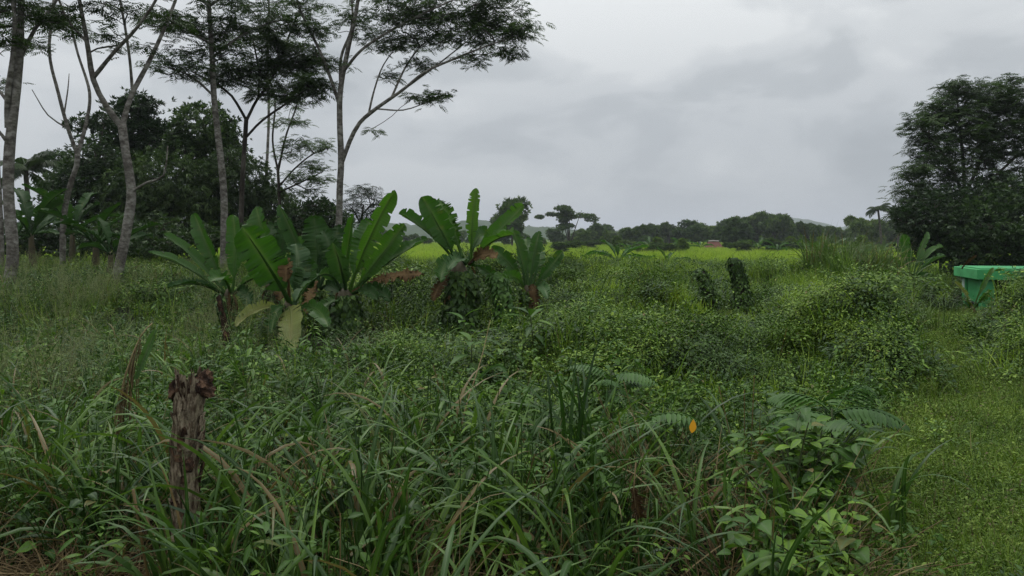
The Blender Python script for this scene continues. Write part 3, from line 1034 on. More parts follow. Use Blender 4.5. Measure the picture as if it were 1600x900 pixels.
def grow(limbs, att, rs, sprout, wood, sides_min=3, twig_r=0.0045, bow=0.35):
    # joins every attractor to the nearest limb by a curved branch; returns outer branch points with directions
    nodes, tang, par, tip = [], [], [], []
    for li, L in enumerate(limbs):
        tg = norm(np.gradient(L[:, :3], axis=0))
        for k in range(len(L)):
            if k >= sprout[li] * len(L):
                nodes.append(L[k, :3])
                tang.append(tg[k])
                par.append(-1)
    nodes, tang = list(nodes), list(tang)
    base = np.array(nodes)
    dist = np.min(np.linalg.norm(att[:, None] - base[None], axis=2), axis=1)
    cnt = [0.0] * len(nodes)
    edges = []
    for ai in np.argsort(dist):
        a = att[ai]
        N = np.array(nodes)
        dv = a - N
        cost = np.linalg.norm(dv, axis=1) + 0.9 * np.maximum(0, -dv[:, 2] + 0.05) + 0.5 * np.maximum(0, -(norm(dv) * np.array(tang)).sum(1))
        s = int(np.argmin(cost))
        L = np.linalg.norm(a - N[s])
        if L < 0.05:
            continue
        k = max(2, min(8, int(L / 0.22)))
        c = N[s] + norm(0.6 * np.array(tang[s]) + 0.5 * norm(a - N[s]) + [0, 0, 0.15]) * L * bow + rs.normal(0, 0.03 * L, 3)
        pv = s
        pp = N[s]
        for q in range(1, k + 1):
            t = q / k
            p = (1 - t) ** 2 * N[s] + 2 * t * (1 - t) * (N[s] * 0.4 + c * 0.6) + t * t * a + rs.normal(0, 0.02 * L, 3) * (q < k)
            nodes.append(p)
            tang.append((p - pp) / max(1e-6, np.linalg.norm(p - pp)))
            par.append(pv)
            cnt.append(0.0)
            edges.append((pv, len(nodes) - 1))
            pv = len(nodes) - 1
            pp = p
        tip.append(pv)
        q = pv
        while q >= 0 and par[q] != -1:
            cnt[q] += 1
            q = par[q]
    N = np.array(nodes)
    C = np.array(cnt)
    E = np.array(edges)
    rad = twig_r * np.maximum(C, 1) ** 0.5
    p0, p1 = N[E[:, 0]], N[E[:, 1]]
    r1 = rad[E[:, 1]]
    r0 = np.where(C[E[:, 0]] > 0, rad[E[:, 0]], r1 * 1.1)
    ax = norm(p1 - p0)
    ref = np.where(np.abs(ax[:, 2:3]) < 0.9, UPZ[None], np.array([[1.0, 0, 0]]))
    u = norm(np.cross(ax, ref))
    w = np.cross(ax, u)
    ns = 4
    th = np.linspace(0, 2 * np.pi, ns, endpoint=False)
    ring = np.cos(th)[None, :, None] * u[:, None] + np.sin(th)[None, :, None] * w[:, None]
    V = np.concatenate([p0[:, None] + ring * r0[:, None, None], p1[:, None] + ring * r1[:, None, None]], 1)
    k = np.arange(ns)
    q = np.stack([k, (k + 1) % ns, ns + (k + 1) % ns, ns + k], -1)
    Fq = (q[None] + (np.arange(len(E)) * 2 * ns)[:, None, None]).reshape(-1, 4)
    wood.add(V.reshape(-1, 3), Fq)
    outer = C[E[:, 1]] <= 2.5
    return 0.5 * (p0 + p1)[outer], ax[outer], N[tip]


RY = 1.6


def pads_points(pads, d, rs, per=1.0):
    # pads: photo column,row, half width, half height (pixels), depth offset, half depth (m), count
    out = []
    for a, b, rx, ry, do, rd, n in pads:
        n = max(1, int(n * per * 2.1))
        c = PX(a, b, d + do)
        u = rdir(rs, n) * (rs.random(n) ** 0.4)[:, None]
        out.append(c + u * np.array([rx * 1.1 / F * d, rd, ry * RY / F * d]))
    return np.vstack(out)


def feather_tree(name, label, d, limbs, pads, seed, per_tip=6, bark='bark_pale', leaf='sengon', sprout=None, size=1.0, flat=0.5, group=None, side=0.9, tpl=None, twig_r=0.0045):
    rs = np.random.default_rng(seed)
    LP = [limb_pts(s, d) for s in limbs]
    base = LP[0][0, :3].copy()
    g = float(H(base[0], base[1]))
    foot = base.copy()
    foot[2] = g - 0.05
    if base[2] > g:
        r0 = LP[0][0, 3]
        ext = np.array([[*(foot), r0 * 1.25], [*(foot * 0.5 + base * 0.5), r0 * 1.06]])
        LP[0] = np.vstack([ext, LP[0]])
    root = thing(name, label, 'tree', foot, group)
    tr = MB()
    tube(tr, LP[0][:, :3] - foot, LP[0][:, 3], 12, rough=0.10, seed=seed)
    link('trunk', tr.mesh('trunk', M[bark]), root)
    for L in LP[1:]:
        lb = MB()
        tube(lb, L[:, :3] - foot, L[:, 3], 8, rough=0.10, seed=seed + 1)
        link('limb', lb.mesh('limb', M[bark]), root)
    att = pads_points(pads, d, rs)
    wood = MB()
    sp = sprout or [0.55] + [0.2] * (len(LP) - 1)
    mid, ax, tips = grow(LP, att, rs, sp, wood, twig_r=twig_r)
    wood.V = [v - foot for v in wood.V]
    link('branches', wood.mesh('branches', M[bark if bark == 'bark_dark' else 'bark_grey']), root)['kind'] = 'stuff'
    # leaves around the tips and thin outer branches
    per_tip = max(2, int(per_tip * .5))
    P = np.vstack([np.repeat(tips, per_tip, 0), mid[rs.random(len(mid)) < side * .55]])
    P = P + rs.normal(0, 0.11, P.shape) * [1, 1, 0.5]
    n = len(P)
    a = rs.uniform(0, 6.283, n)
    D = np.stack([np.cos(a), np.sin(a), rs.uniform(-0.45, 0.35, n)], -1)
    up = np.broadcast_to(UPZ, (n, 3)) + rs.normal(0, flat * 0.5, (n, 3))
    cr = MB()
    sz = rs.uniform(0.75, 1.3, n) * size
    scatter_leaves(cr, tpl or TWIG, P - foot, D, up, sz, rs.random(n))
    link('crown', cr.mesh('crown', M[leaf]), root)
    return root


def dense_tree(name, label, d, trunk, blobs, seed, leaf='dense', bark='bark_dark', size=0.17, dens=34, group=None, narrow=False, cat='tree', shell=0.55):
    # blobs: photo column,row, half width, half height (px), depth offset, half depth (m)
    rs = np.random.default_rng(seed)
    TP = limb_pts(trunk, d)
    foot = TP[0, :3].copy()
    foot[2] = float(H(foot[0], foot[1])) - 0.05
    TP = np.vstack([[*foot, TP[0, 3] * 1.15], TP])
    root = thing(name, label, cat, foot, group)
    tr = MB()
    tube(tr, TP[:, :3] - foot, TP[:, 3], 8, rough=0.1, seed=seed)
    cr = MB()
    for a, b, rx, ry, do, rd in blobs:
        c = PX(a, b, d + do)
        ex = np.array([rx / F * d, rd, ry / F * d])
        area = 4 * np.pi * ((ex[0] * ex[1]) ** 1.6 / 3 + (ex[0] * ex[2]) ** 1.6 / 3 + (ex[1] * ex[2]) ** 1.6 / 3) ** (1 / 1.6)
        n = int(area * dens)
        u = rdir(rs, n, -0.75, 1.0)
        lump = 0.50 + 0.9 * fbm(u[:, 0] * 2.6 + seed, u[:, 1] * 2.6 + u[:, 2] * 3.1 + 5, seed % 17, 3)
        rr = (shell + (1 - shell) * rs.random(n) ** 0.6) * lump * (1 + .38 * rs.random(n) ** 5)
        P = c + u * rr[:, None] * ex
        k = P[:, 2] > H(P[:, 0], P[:, 1]) + 0.1
        P, u = P[k], u[k]
        n = len(P)
        D = norm(u * [1, 1, 0.5] + rs.normal(0, 0.5, (n, 3)) + [0, 0, -0.15])
        scatter_leaves(cr, CLUSTN if narrow else CLUST, P - foot, D, norm(u + [0, 0, 0.8]) + rs.normal(0, .3, (n, 3)), rs.uniform(0.7, 1.3, n) * size, np.repeat(rs.random(n // 8 + 1), 8)[:n])
        # limb into the blob
        k0 = TP[int(len(TP) * 0.55), :3]
        s = np.linspace(0, 1, 6)[:, None]
        mid = (k0 + c) / 2 - [0, 0, 0.2]
        tube(tr, ((1 - s) ** 2 * k0 + 2 * s * (1 - s) * mid + s * s * (c + [0, 0, ex[2] * 0.5])) - foot, np.linspace(TP[-1, 3], 0.02, 6), 5)
        m2 = 7
        for q in range(m2):
            e = c + rdir(rs, 1, -0.2, 1)[0] * ex * 0.95
            tube(tr, np.array([c - [0, 0, ex[2] * 0.3], (c + e) / 2 + rs.normal(0, .1, 3), e]) - foot, np.array([0.03, 0.02, 0.008]), 4)
    link('trunk', tr.mesh('trunk', M[bark]), root)
    link('crown', cr.mesh('crown', M[leaf]), root)
    return root


M['bark_grey'] = barkmat('bark_grey', (0.035, 0.03, 0.025), (0.075, 0.068, 0.058), (0.13, 0.12, 0.105), 6.0, 0.6, 0.3)

feather_tree('feather_leaf_tree', 'thick pale trunk at the left edge, forking into two upright stems', 15.0,
             [[(14, 445, 0, 16), (20, 400, 0, 15), (13, 300, 0, 14), (15, 230, 0, 13.5), (22, 170, 0, 12), (30, 95, 0, 10), (33, 0, 0, 8), (30, -120, 0, 6)],
              [(13, 200, 0, 9), (12, 150, -.1, 8), (22, 70, -.2, 6.5), (20, 0, -.3, 5), (0, -110, -.4, 4)],
              [(13, 225, 0, 5), (-6, 200, -.2, 4), (-40, 170, -.4, 3)],
              [(16, 165, 0, 5), (-4, 138, .2, 4), (-50, 80, .5, 3)],
              [(30, 95, 0, 6), (55, 45, .4, 5), (100, -20, 1, 3.5), (130, -120, 1.2, 2)]],
             [(10, 15, 45, 20, 0, 0.8, 22), (70, 25, 40, 12, .4, .7, 14), (-60, -40, 70, 30, 0, 1.2, 30), (90, -90, 70, 30, .5, 1.5, 30), (0, -140, 90, 30, 0, 1.5, 40), (20, 60, 30, 8, -.3, .5, 8)], 101, 5)

feather_tree('feather_leaf_tree', 'pale leaning trunk with a wide V fork, second large trunk from the left', 16.0,
             [[(183, 432, 0, 14), (193, 385, 0, 13), (203, 330, 0, 12.5), (205, 295, 0, 12), (197, 240, 0, 11), (190, 192, 0, 11)],
              [(191, 200, 0, 9), (166, 165, -.1, 8), (146, 125, -.2, 7.5), (135, 60, -.3, 6), (122, -10, -.4, 5), (100, -120, -.6, 3.5)],
              [(190, 200, 0, 8), (205, 150, .2, 7), (235, 92, .4, 6), (262, 32, .6, 5), (285, -30, .9, 4), (320, -130, 1.2, 3)],
              [(147, 120, -.2, 6), (178, 82, -.5, 5), (215, 42, -.8, 4), (250, -12, -1.1, 3.5), (290, -110, -1.4, 2.5)],
              [(207, 146, .2, 4.5), (203, 95, .1, 4), (195, 40, 0, 3.5), (185, -20, -.1, 3), (180, -110, 0, 2.5)],
              [(207, 299, 0, 4.0), (230, 285, -.3, 3), (256, 274, -.5, 2.2), (262, 228, -.7, 1.4)],
              [(135, 65, -.3, 4), (105, 30, 0, 3), (85, -20, .3, 2.5)]],
             [(120, -60, 70, 25, -.5, 1, 26), (300, -90, 80, 25, 1, 1, 26), (200, -100, 90, 30, 0, 1.4, 34), (90, 20, 35, 9, .2, .6, 10), (165, 15, 45, 10, -.4, .8, 12), (255, 30, 50, 12, .6, .8, 12), (210, 80, 40, 7, .4, .8, 7), (160, 55, 30, 8, -.6, .5, 6)], 102, 4,
             sprout=[0.9, .25, .25, .3, .3, .9, .2], side=0.5)

feather_tree('feather_leaf_tree', 'slender pale Y-forked trunk between the two thick pale trunks', 21.0,
             [[(98, 405, 0, 8), (99, 345, 0, 7.5), (108, 295, 0, 7), (120, 258, 0, 6.8), (121, 238, 0, 7)],
              [(121, 242, 0, 5.5), (106, 200, -.2, 5), (91, 145, -.3, 4.5), (77, 80, -.4, 4), (84, 0, -.5, 3.2), (80, -80, -.6, 2.4)],
              [(121, 242, 0, 5.5), (134, 195, .2, 4.8), (140, 145, .3, 4.2), (122, 85, .5, 3.4), (108, 30, .6, 2.6)],
              [(105, 200, -.2, 2), (75, 180, -.4, 1.6), (50, 140, -.6, .9)],
              [(100, 180, -.2, 2), (106, 140, -.1, 1.5), (108, 115, 0, .8)]],
             [(75, 20, 45, 12, -.4, .8, 16), (110, 45, 40, 10, .5, .8, 12), (60, 70, 30, 7, -.5, .5, 6), (80, -60, 70, 25, 0, 1.2, 20)], 103, 4,
             sprout=[0.95, .35, .4, 1, 1], side=0.5)

feather_tree('feather_leaf_tree', 'tall straight grey trunk rising behind the left banana plants', 22.0,
             [[(350, 385, 0, 10), (350, 310, 0, 9.5), (344, 240, 0, 9), (335, 160, 0, 8), (331, 80, 0, 7), (326, 0, 0, 5.5), (322, -110, 0, 4)],
              [(334, 150, 0, 3), (300, 120, -.3, 2.5), (262, 105, -.5, 1.8)],
              [(332, 90, 0, 3.5), (370, 60, .3, 3), (415, 38, .6, 2.2), (450, 30, .8, 1.5)],
              [(331, 70, 0, 3.2), (290, 45, -.3, 2.6), (250, 25, -.5, 2)],
              [(327, 10, 0, 3), (290, -30, .3, 2.5), (250, -60, .5, 2)],
              [(327, 10, 0, 3), (370, -20, -.3, 2.5), (420, -60, -.5, 2)]],
             [(300, 40, 55, 12, -.3, .9, 30), (360, 45, 60, 12, .3, .9, 30), (280, 105, 45, 10, -.4, .8, 22), (430, 35, 45, 12, .8, .8, 18), (255, 30, 40, 10, -.5, .7, 14), (330, 80, 60, 9, 0, .8, 22), (350, 10, 60, 10, 0, .9, 18), (300, -70, 110, 25, 0, 1.4, 40), (400, -70, 80, 25, 0, 1.2, 26)], 104, 7,
             sprout=[0.6, .3, .3, .3, .3, .3], size=1.05)

feather_tree('feather_leaf_tree', 'dark spreading tree with flat leaf layers left of the tall lone tree', 24.0,
             [[(376, 380, 0, 7), (378, 300, 0, 6.5), (382, 230, 0, 6), (385, 185, 0, 6)],
              [(385, 188, 0, 4.5), (402, 155, .2, 4), (425, 122, .4, 3.5), (450, 60, .8, 2.6), (470, 10, 1, 1.8)],
              [(385, 188, 0, 4), (362, 150, -.3, 3.4), (335, 130, -.5, 2.4), (300, 112, -.7, 1.6)],
              [(384, 215, 0, 3.6), (410, 188, -.3, 3), (450, 160, -.6, 2.4), (490, 132, -.9, 1.5)],
              [(404, 152, .2, 3), (404, 110, .1, 2.4), (395, 60, 0, 1.8)]],
             [(400, 105, 45, 12, .1, 1, 36), (455, 100, 45, 12, .8, 1, 36), (485, 128, 32, 10, -.9, .9, 26), (425, 140, 45, 9, -.4, .9, 24), (350, 118, 45, 10, -.5, .9, 26), (450, 70, 50, 10, .8, .9, 28), (395, 62, 45, 10, 0, .9, 24), (490, 90, 25, 8, .5, .6, 12), (465, 150, 35, 6, -.6, .7, 12)], 105, 8,
             bark='bark_dark', leaf='sengon', size=1.1)

feather_tree('feather_leaf_tree', 'thin pale straight trunk far behind the dark spreading tree', 33.0,
             [[(414, 365, 0, 4.2), (416, 280, 0, 4), (420, 180, 0, 3.6), (418, 90, 0, 3), (420, 20, 0, 2.4), (420, -60, 0, 1.6)],
              [(419, 150, 0, 1.6), (440, 120, .3, 1.2), (460, 95, .5, .8)],
              [(418, 60, 0, 1.6), (400, 25, -.3, 1.2), (380, 5, -.5, .8)]],
             [(440, 20, 45, 14, .2, 1, 18), (395, 10, 40, 12, -.3, 1, 14), (420, -40, 70, 20, 0, 1.4, 24)], 106, 6, sprout=[.7, .4, .4], size=1.2)

feather_tree('feather_leaf_tree', 'slim airy tree with several upright stems and lacy leaf tiers beside the lone tree trunk', 28.0,
             [[(438, 350, 0, 4.5), (436, 300, 0, 4.2), (434, 262, 0, 4)],
              [(435, 270, 0, 2.8), (426, 220, .2, 2.4), (430, 160, .3, 2), (420, 120, .4, 1.4)],
              [(435, 266, 0, 2.8), (446, 215, -.2, 2.4), (462, 170, -.3, 1.8), (470, 140, -.4, 1.2)],
              [(437, 290, 0, 2.4), (462, 262, .4, 2), (490, 240, .7, 1.6), (520, 228, .9, 1)],
              [(437, 300, 0, 2.4), (470, 285, -.3, 1.8), (505, 268, -.5, 1.2)]],
             [(465, 222, 25, 6, -.2, .8, 16), (498, 228, 24, 7, .8, .8, 18), (452, 240, 22, 6, .2, .8, 12), (490, 258, 26, 7, 0, .8, 18), (470, 275, 28, 6, -.3, .8, 16), (505, 282, 20, 6, -.4, .8, 12), (440, 190, 22, 6, .2, .8, 10), (470, 190, 20, 5, -.3, .6, 9), (450, 160, 30, 6, 0, .8, 12), (480, 300, 25, 6, 0, .8, 14)], 107, 5, size=0.95, bark='bark_dark', twig_r=.004)

feather_tree('feather_leaf_tree', 'tall lone tree with a long limb sweeping right over the banana plants', 23.0,
             [[(527, 400, 0, 9.5), (530, 340, 0, 9.0), (531, 290, 0, 8.8), (533, 250, 0, 8.8), (531, 190, 0, 8), (532, 140, 0, 7.5), (543, 80, 0, 6.5), (556, 20, 0, 5.5), (566, -50, 0, 4.5), (572, -130, 0, 3)],
              [(535, 252, 0, 6), (546, 222, -.1, 6), (562, 192, -.2, 5.6), (590, 168, -.4, 5), (630, 140, -.6, 4.2), (665, 112, -.8, 3.5), (710, 92, -1, 2.6), (760, 72, -1.2, 2), (812, 55, -1.4, 1.2)],
              [(531, 165, 0, 5), (515, 118, .2, 4.5), (500, 80, .4, 4), (480, 40, .6, 3.2), (462, -5, .8, 2.5), (445, -70, 1, 1.8)],
              [(538, 110, 0, 4.5), (565, 78, -.4, 4), (610, 48, -.8, 3.2), (660, 22, -1.1, 2.4), (720, -5, -1.3, 1.8), (780, -25, -1.4, 1.2)],
              [(532, 145, 0, 4), (533, 90, .3, 4), (550, 40, .6, 3.2), (548, -20, .8, 2.4), (540, -90, 1, 1.8)],
              [(612, 152, -.5, 2.8), (632, 108, -.2, 2.4), (655, 75, .1, 1.8), (690, 45, .3, 1.2)],
              [(575, 182, -.3, 2.8), (585, 140, .2, 2.2), (600, 100, .5, 1.6), (630, 60, .8, 1.1)],
              [(640, 133, -.6, 2.4), (685, 100, -.2, 1.8), (735, 60, .2, 1.4), (770, 30, .4, 1)],
              [(588, 170, -.4, 2.0), (630, 172, -.7, 1.6), (668, 160, -.9, 1.0), (705, 150, -1.0, .7)]],
             [(705, 22, 70, 14, -.6, 1.2, 60), (775, 25, 50, 14, -.4, 1.1, 44), (640, 12, 55, 12, -.4, 1.1, 36), (810, 48, 32, 8, -1.2, .8, 24), (745, 55, 50, 9, -.6, 1, 32), (680, 60, 45, 9, .2, .9, 24), (625, 70, 32, 8, .6, .8, 14), (790, 82, 22, 5, -1.3, .6, 12), (740, 92, 25, 5, -1, .6, 8), (690, 150, 24, 5, -.9, .5, 10), (655, 152, 22, 5, -.8, .5, 8), (595, 65, 35, 9, .2, .8, 14), (615, 35, 40, 9, -.6, .9, 20), (490, 45, 40, 10, .5, .9, 22), (560, 30, 35, 9, .4, .9, 14), (470, 5, 50, 10, .8, 1, 20), (520, 100, 25, 6, .2, .7, 8), (610, 115, 22, 6, .3, .6, 7), (650, 100, 30, 6, .1, .7, 10), (600, -50, 150, 30, 0, 2, 50), (760, -20, 70, 12, -1, 1, 26), (560, -120, 150, 40, 0, 2, 50), (585, 205, 14, 4, .2, .4, 3)], 108, 6,
             sprout=[.72, .4, .35, .25, .4, .3, .35, .3, .45], size=1.0, twig_r=.0042)

feather_tree('feather_leaf_tree', 'pale trunk cut by the left edge of the picture, behind the thick forked one', 19.0,
             [[(1, 430, 0, 9), (0, 350, 0, 8.5), (-6, 240, 0, 8), (-10, 120, 0, 7), (-14, 0, 0, 5.5), (-16, -100, 0, 4)]],
             [(-40, 20, 60, 14, 0, 1, 16), (-20, -60, 80, 20, 0, 1.2, 20), (5, 130, 25, 6, .3, .5, 5), (-10, 70, 30, 8, 0, .6, 6)], 109, 4, sprout=[.6])

# small leafy tree at the foot of the lone tree
feather_tree('small_leafy_tree', 'small leafy tree right behind the lone tree trunk, above the bananas', 27.0,
             [[(560, 380, 0, 3), (565, 345, 0, 2.6), (568, 320, 0, 2)], [(564, 350, 0, 2), (550, 325, .2, 1.4)], [(566, 335, 0, 1.8), (585, 315, -.2, 1.2)]],
             [(570, 300, 20, 9, 0, .5, 24), (588, 320, 12, 10, -.2, .5, 16), (550, 315, 14, 12, .2, .5, 16), (565, 335, 22, 12, 0, .6, 24), (580, 345, 16, 10, 0, .5, 14)], 110, 6, bark='bark_dark', leaf='dense', size=.8, tpl=TWIG2)

# dark wood on the left
dense_tree('dense_tree', 'dark round-topped tree left of the tall grey trunk, in the dark wood', 34.0, [(225, 400, 0, 6), (222, 300, 0, 5), (218, 220, 0, 4)],
           [(205, 200, 42, 40, 0, 1.4), (235, 225, 40, 45, .3, 1.4), (180, 250, 40, 35, -.3, 1.3), (215, 165, 28, 18, 0, .9)], 201, 'darkleaf', size=.21)
dense_tree('dense_tree', 'dark dome-shaped tree directly behind the tall grey trunk', 33.0, [(325, 400, 0, 6), (322, 300, 0, 5), (320, 220, 0, 4)],
           [(318, 205, 48, 45, 0, 1.5), (345, 245, 38, 45, .3, 1.3), (290, 240, 35, 38, -.2, 1.3)], 202, 'darkleaf', size=.21)
dense_tree('dense_tree', 'broad low dark tree filling the gap between the pale and grey trunks', 30.0, [(262, 400, 0, 6), (260, 330, 0, 5), (258, 290, 0, 4)],
           [(255, 285, 85, 45, 0, 1.8), (300, 315, 70, 48, .5, 1.7), (215, 320, 60, 50, .2, 1.6), (265, 350, 100, 40, 0, 1.8)], 203, 'darkleaf', size=.22, narrow=True)
dense_tree('dense_tree', 'dark tree on the right flank of the dark wood, sloping towards the lone tree', 31.0, [(390, 400, 0, 5), (388, 330, 0, 4), (385, 280, 0, 3)],
           [(385, 290, 45, 45, 0, 1.4), (420, 325, 40, 38, .3, 1.3), (370, 335, 55, 45, 0, 1.4), (450, 345, 36, 28, .4, 1.2), (355, 260, 30, 30, -.3, 1)], 204, 'dense', size=.21, narrow=True)
dense_tree('dense_tree', 'mid green tree behind the slender Y-forked trunk', 30.0, [(128, 400, 0, 5), (128, 340, 0, 4), (126, 290, 0, 3)],
           [(125, 285, 42, 30, 0, 1.2), (150, 250, 35, 35, .3, 1.2), (110, 320, 45, 30, -.3, 1.2), (160, 310, 40, 40, 0, 1.3), (130, 195, 22, 12, 1, .7), (165, 190, 20, 14, 1, .7)], 205, 'dense', size=.18)
dense_tree('dense_tree', 'far rounded tree low between the left palm and the Y-forked trunk', 44.0, [(92, 380, 0, 3), (92, 300, 0, 2.5), (92, 265, 0, 2)],
           [(92, 250, 24, 14, 0, 1), (85, 285, 22, 14, 0, 1), (110, 265, 18, 12, .3, .9)], 206, 'dense', size=.2)
dense_tree('leafy_bush', 'leafy green bush behind the bananas at the foot of the lone tree', 25.0, [(495, 400, 0, 3), (495, 360, 0, 2.5), (495, 340, 0, 2)],
           [(490, 345, 45, 32, 0, 1.2), (520, 350, 30, 26, -.2, 1), (465, 360, 35, 30, .2, 1), (500, 322, 22, 12, 0, .7)], 207, 'dense', size=.15, cat='bush')
dense_tree('leafy_bush', 'dark undergrowth bush at the foot of the tall grey trunk', 23.5, [(320, 410, 0, 3), (320, 385, 0, 2.5), (320, 370, 0, 2)],
           [(320, 375, 50, 22, 0, 1.1), (385, 375, 50, 24, .2, 1.1), (255, 385, 50, 18, 0, 1.1)], 208, 'darkleaf', size=.15, cat='bush')

for k_, (px_, d_l, rx_, lab_) in enumerate([(60, 27, 50, 'added dark bush behind the far left banana plants'), (165, 26, 45, 'added dark bush right behind the leaning V-forked trunk'), (235, 25.5, 45, 'added dark bush left of the undergrowth by the tall grey trunk'), (425, 25, 45, 'added dark bush between the tall grey trunk and the lone tree')]):  # dark bush row added to stand in for black shade under the wood
    dense_tree('leafy_bush', lab_, d_l, [(px_, 405, 0, 3), (px_, 375, 0, 2.5), (px_, 360, 0, 2)], [(px_ - 15, 372, rx_ * .8, 26, 0, 1.1), (px_ + 20, 366, rx_ * .7, 30, .3, 1.1), (px_, 390, rx_, 18, -.2, 1)], 220 + k_, 'darkleaf', size=.15, cat='bush')

# right side
RY = 2.7
feather_tree('feather_leaf_tree', 'large dark layered tree towering over the green shelter at the right', 31.0,
             [[(1515, 430, 0, 11), (1512, 380, 0, 10), (1508, 330, 0, 9), (1506, 300, 0, 8)],
              [(1507, 310, 0, 5), (1490, 270, -.3, 4.2), (1470, 235, -.5, 3.4), (1445, 205, -.8, 2.2)],
              [(1507, 305, 0, 5), (1505, 255, .3, 4.4), (1500, 200, .5, 3.4), (1495, 150, .7, 2)],
              [(1508, 305, 0, 5), (1530, 255, .2, 4.4), (1552, 200, .4, 3.4), (1570, 150, .6, 2)],
              [(1508, 315, 0, 4.5), (1560, 270, -.3, 3.6), (1610, 225, -.5, 2.6), (1660, 190, -.8, 1.6)],
              [(1511, 345, 0, 4), (1480, 315, -.6, 3.2), (1445, 300, -1, 2), (1420, 315, -1.3, 1.2)],
              [(1490, 270, -.3, 3), (1460, 260, -.8, 2.2), (1430, 262, -1.2, 1.2)]],
             [(1500, 140, 32, 8, .7, 1.2, 36), (1560, 142, 40, 10, .6, 1.3, 44), (1462, 172, 30, 8, .2, 1.2, 32), (1520, 170, 55, 10, .5, 1.5, 60), (1600, 165, 40, 12, 0, 1.3, 34), (1440, 200, 22, 8, -.7, 1, 24), (1490, 200, 45, 10, 0, 1.5, 50), (1560, 200, 45, 12, .3, 1.5, 50), (1450, 235, 26, 9, -.7, 1.2, 28), (1510, 232, 45, 10, .2, 1.5, 44), (1575, 235, 40, 12, -.2, 1.4, 40), (1432, 264, 22, 6, -1.2, .9, 18), (1480, 266, 32, 8, -.5, 1.2, 26), (1625, 215, 45, 20, -.4, 1.4, 40), (1650, 270, 50, 25, 0, 1.5, 40), (1470, 300, 35, 10, -.8, 1.1, 24), (1440, 322, 28, 10, -1, 1, 20), (1415, 330, 18, 8, -1.3, .8, 12), (1545, 275, 40, 10, 0, 1.4, 28), (1590, 290, 40, 12, 0, 1.4, 30), (1530, 305, 30, 8, -.3, 1, 16), (1510, 215, 60, 30, .6, 1.4, 20), (1580, 220, 50, 35, .6, 1.4, 26), (1420, 290, 22, 8, -1.2, .8, 12), (1450, 345, 40, 20, -1, 1, 30), (1500, 340, 60, 20, -1.2, 1, 36), (1570, 330, 60, 24, -1.2, 1, 40), (1425, 310, 22, 12, -1, .8, 14)], 301, 8,
             bark='bark_dark', leaf='sengon', size=1.25, sprout=[.9, .3, .3, .3, .3, .4, .3])
RY = 1.6
dense_tree('dense_tree', 'black-green dense tree mass behind the flat roof of the green shelter', 27.0, [(1545, 440, 0, 6), (1545, 390, 0, 5), (1545, 350, 0, 4)],
           [(1530, 365, 65, 55, 0, 1.7), (1590, 355, 60, 70, .4, 1.7), (1560, 400, 90, 40, -.2, 1.5), (1640, 370, 70, 80, 0, 1.8)], 302, 'darkleaf', size=.17)
dense_tree('dense_tree', 'lower dark leafy tree leaning left of the towering tree', 28.0, [(1470, 430, 0, 4), (1468, 380, 0, 3.4), (1465, 350, 0, 3)],
           [(1460, 340, 45, 45, 0, 1.3), (1430, 345, 30, 30, -.3, 1), (1510, 325, 50, 36, .8, 1.3), (1580, 310, 50, 40, .8, 1.3), (1480, 385, 50, 36, 0, 1.3), (1415, 335, 16, 14, -.2, .7), (1440, 390, 35, 25, 0, 1)], 303, 'dense', size=.15)

# ------------------------------------------------------------------ palms


def palm(name, label, base, top, r, nf, L, seed, group=None):
    rs = np.random.default_rng(seed)
    base, top = np.array(base), np.array(top)
    root = thing(name, label, 'palm', base, group)
    s = np.linspace(0, 1, 12)[:, None]
    mid = (base + top) / 2 + np.array([0.15, 0, 0])
    pts = (1 - s) ** 2 * base + 2 * s * (1 - s) * mid + s * s * top
    tb = MB()
    tube(tb, pts - base, np.linspace(r * 1.3, r, 12), 8, rough=.08, seed=seed)
    link('trunk', tb.mesh('trunk', M['bark_grey']), root)
    for k in range(nf):
        az = k * 2.4 + rs.uniform(-.3, .3)
        e0 = rs.uniform(-0.1, 1.25)
        ln = L * rs.uniform(.8, 1.1)
        h = np.array([math.cos(az), math.sin(az), 0])
        n = 15
        p, P, T = top - base, [], []
        for q in range(n):
            f = q / (n - 1)
            e = e0 - 1.7 * f ** 1.3
            dv = h * math.cos(e) + UPZ * math.sin(e)
            P.append(p.copy())
            T.append(dv)
            p = p + dv * ln / n
        P, T = np.array(P), np.array(T)
        fb = MB()
        tube(fb, P, np.linspace(.03, .006, n), 4)
        m = 44
        f = np.linspace(.12, 1, m)
        pos = np.stack([np.interp(f, np.linspace(0, 1, n), P[:, c]) for c in range(3)], -1)
        tg = np.stack([np.interp(f, np.linspace(0, 1, n), T[:, c]) for c in range(3)], -1)
        sd = norm(np.cross(tg, UPZ))
        for sg in (-1, 1):
            D = norm(tg * .55 + sd * sg + [0, 0, -.55] + rs.normal(0, .08, (m, 3)))
            scatter_leaves(fb, rhomb_tpl(1, .09, .2), pos, D, np.broadcast_to(UPZ, (m, 3)) + 0.01, ln * .26 * np.sin(np.pi * (.15 + .8 * f)), np.full(m, rs.random()))
        link('frond', fb.mesh('frond', M['palm']), root)
    return root


b = PX(45, 390, 38)
b[2] = float(H(b[0], b[1]))
palm('coconut_palm', 'coconut palm at the far left beside the thick forked trunk', b, PX(40, 268, 38), .11, 15, 2.3, 401)
b = PX(1378, 390, 120)
b[2] = float(H(b[0], b[1]))
palm('coconut_palm', 'distant coconut palm on the skyline left of the towering right tree', b, PX(1372, 328, 120), .16, 18, 3.0, 402)

# ------------------------------------------------------------------ banana plants


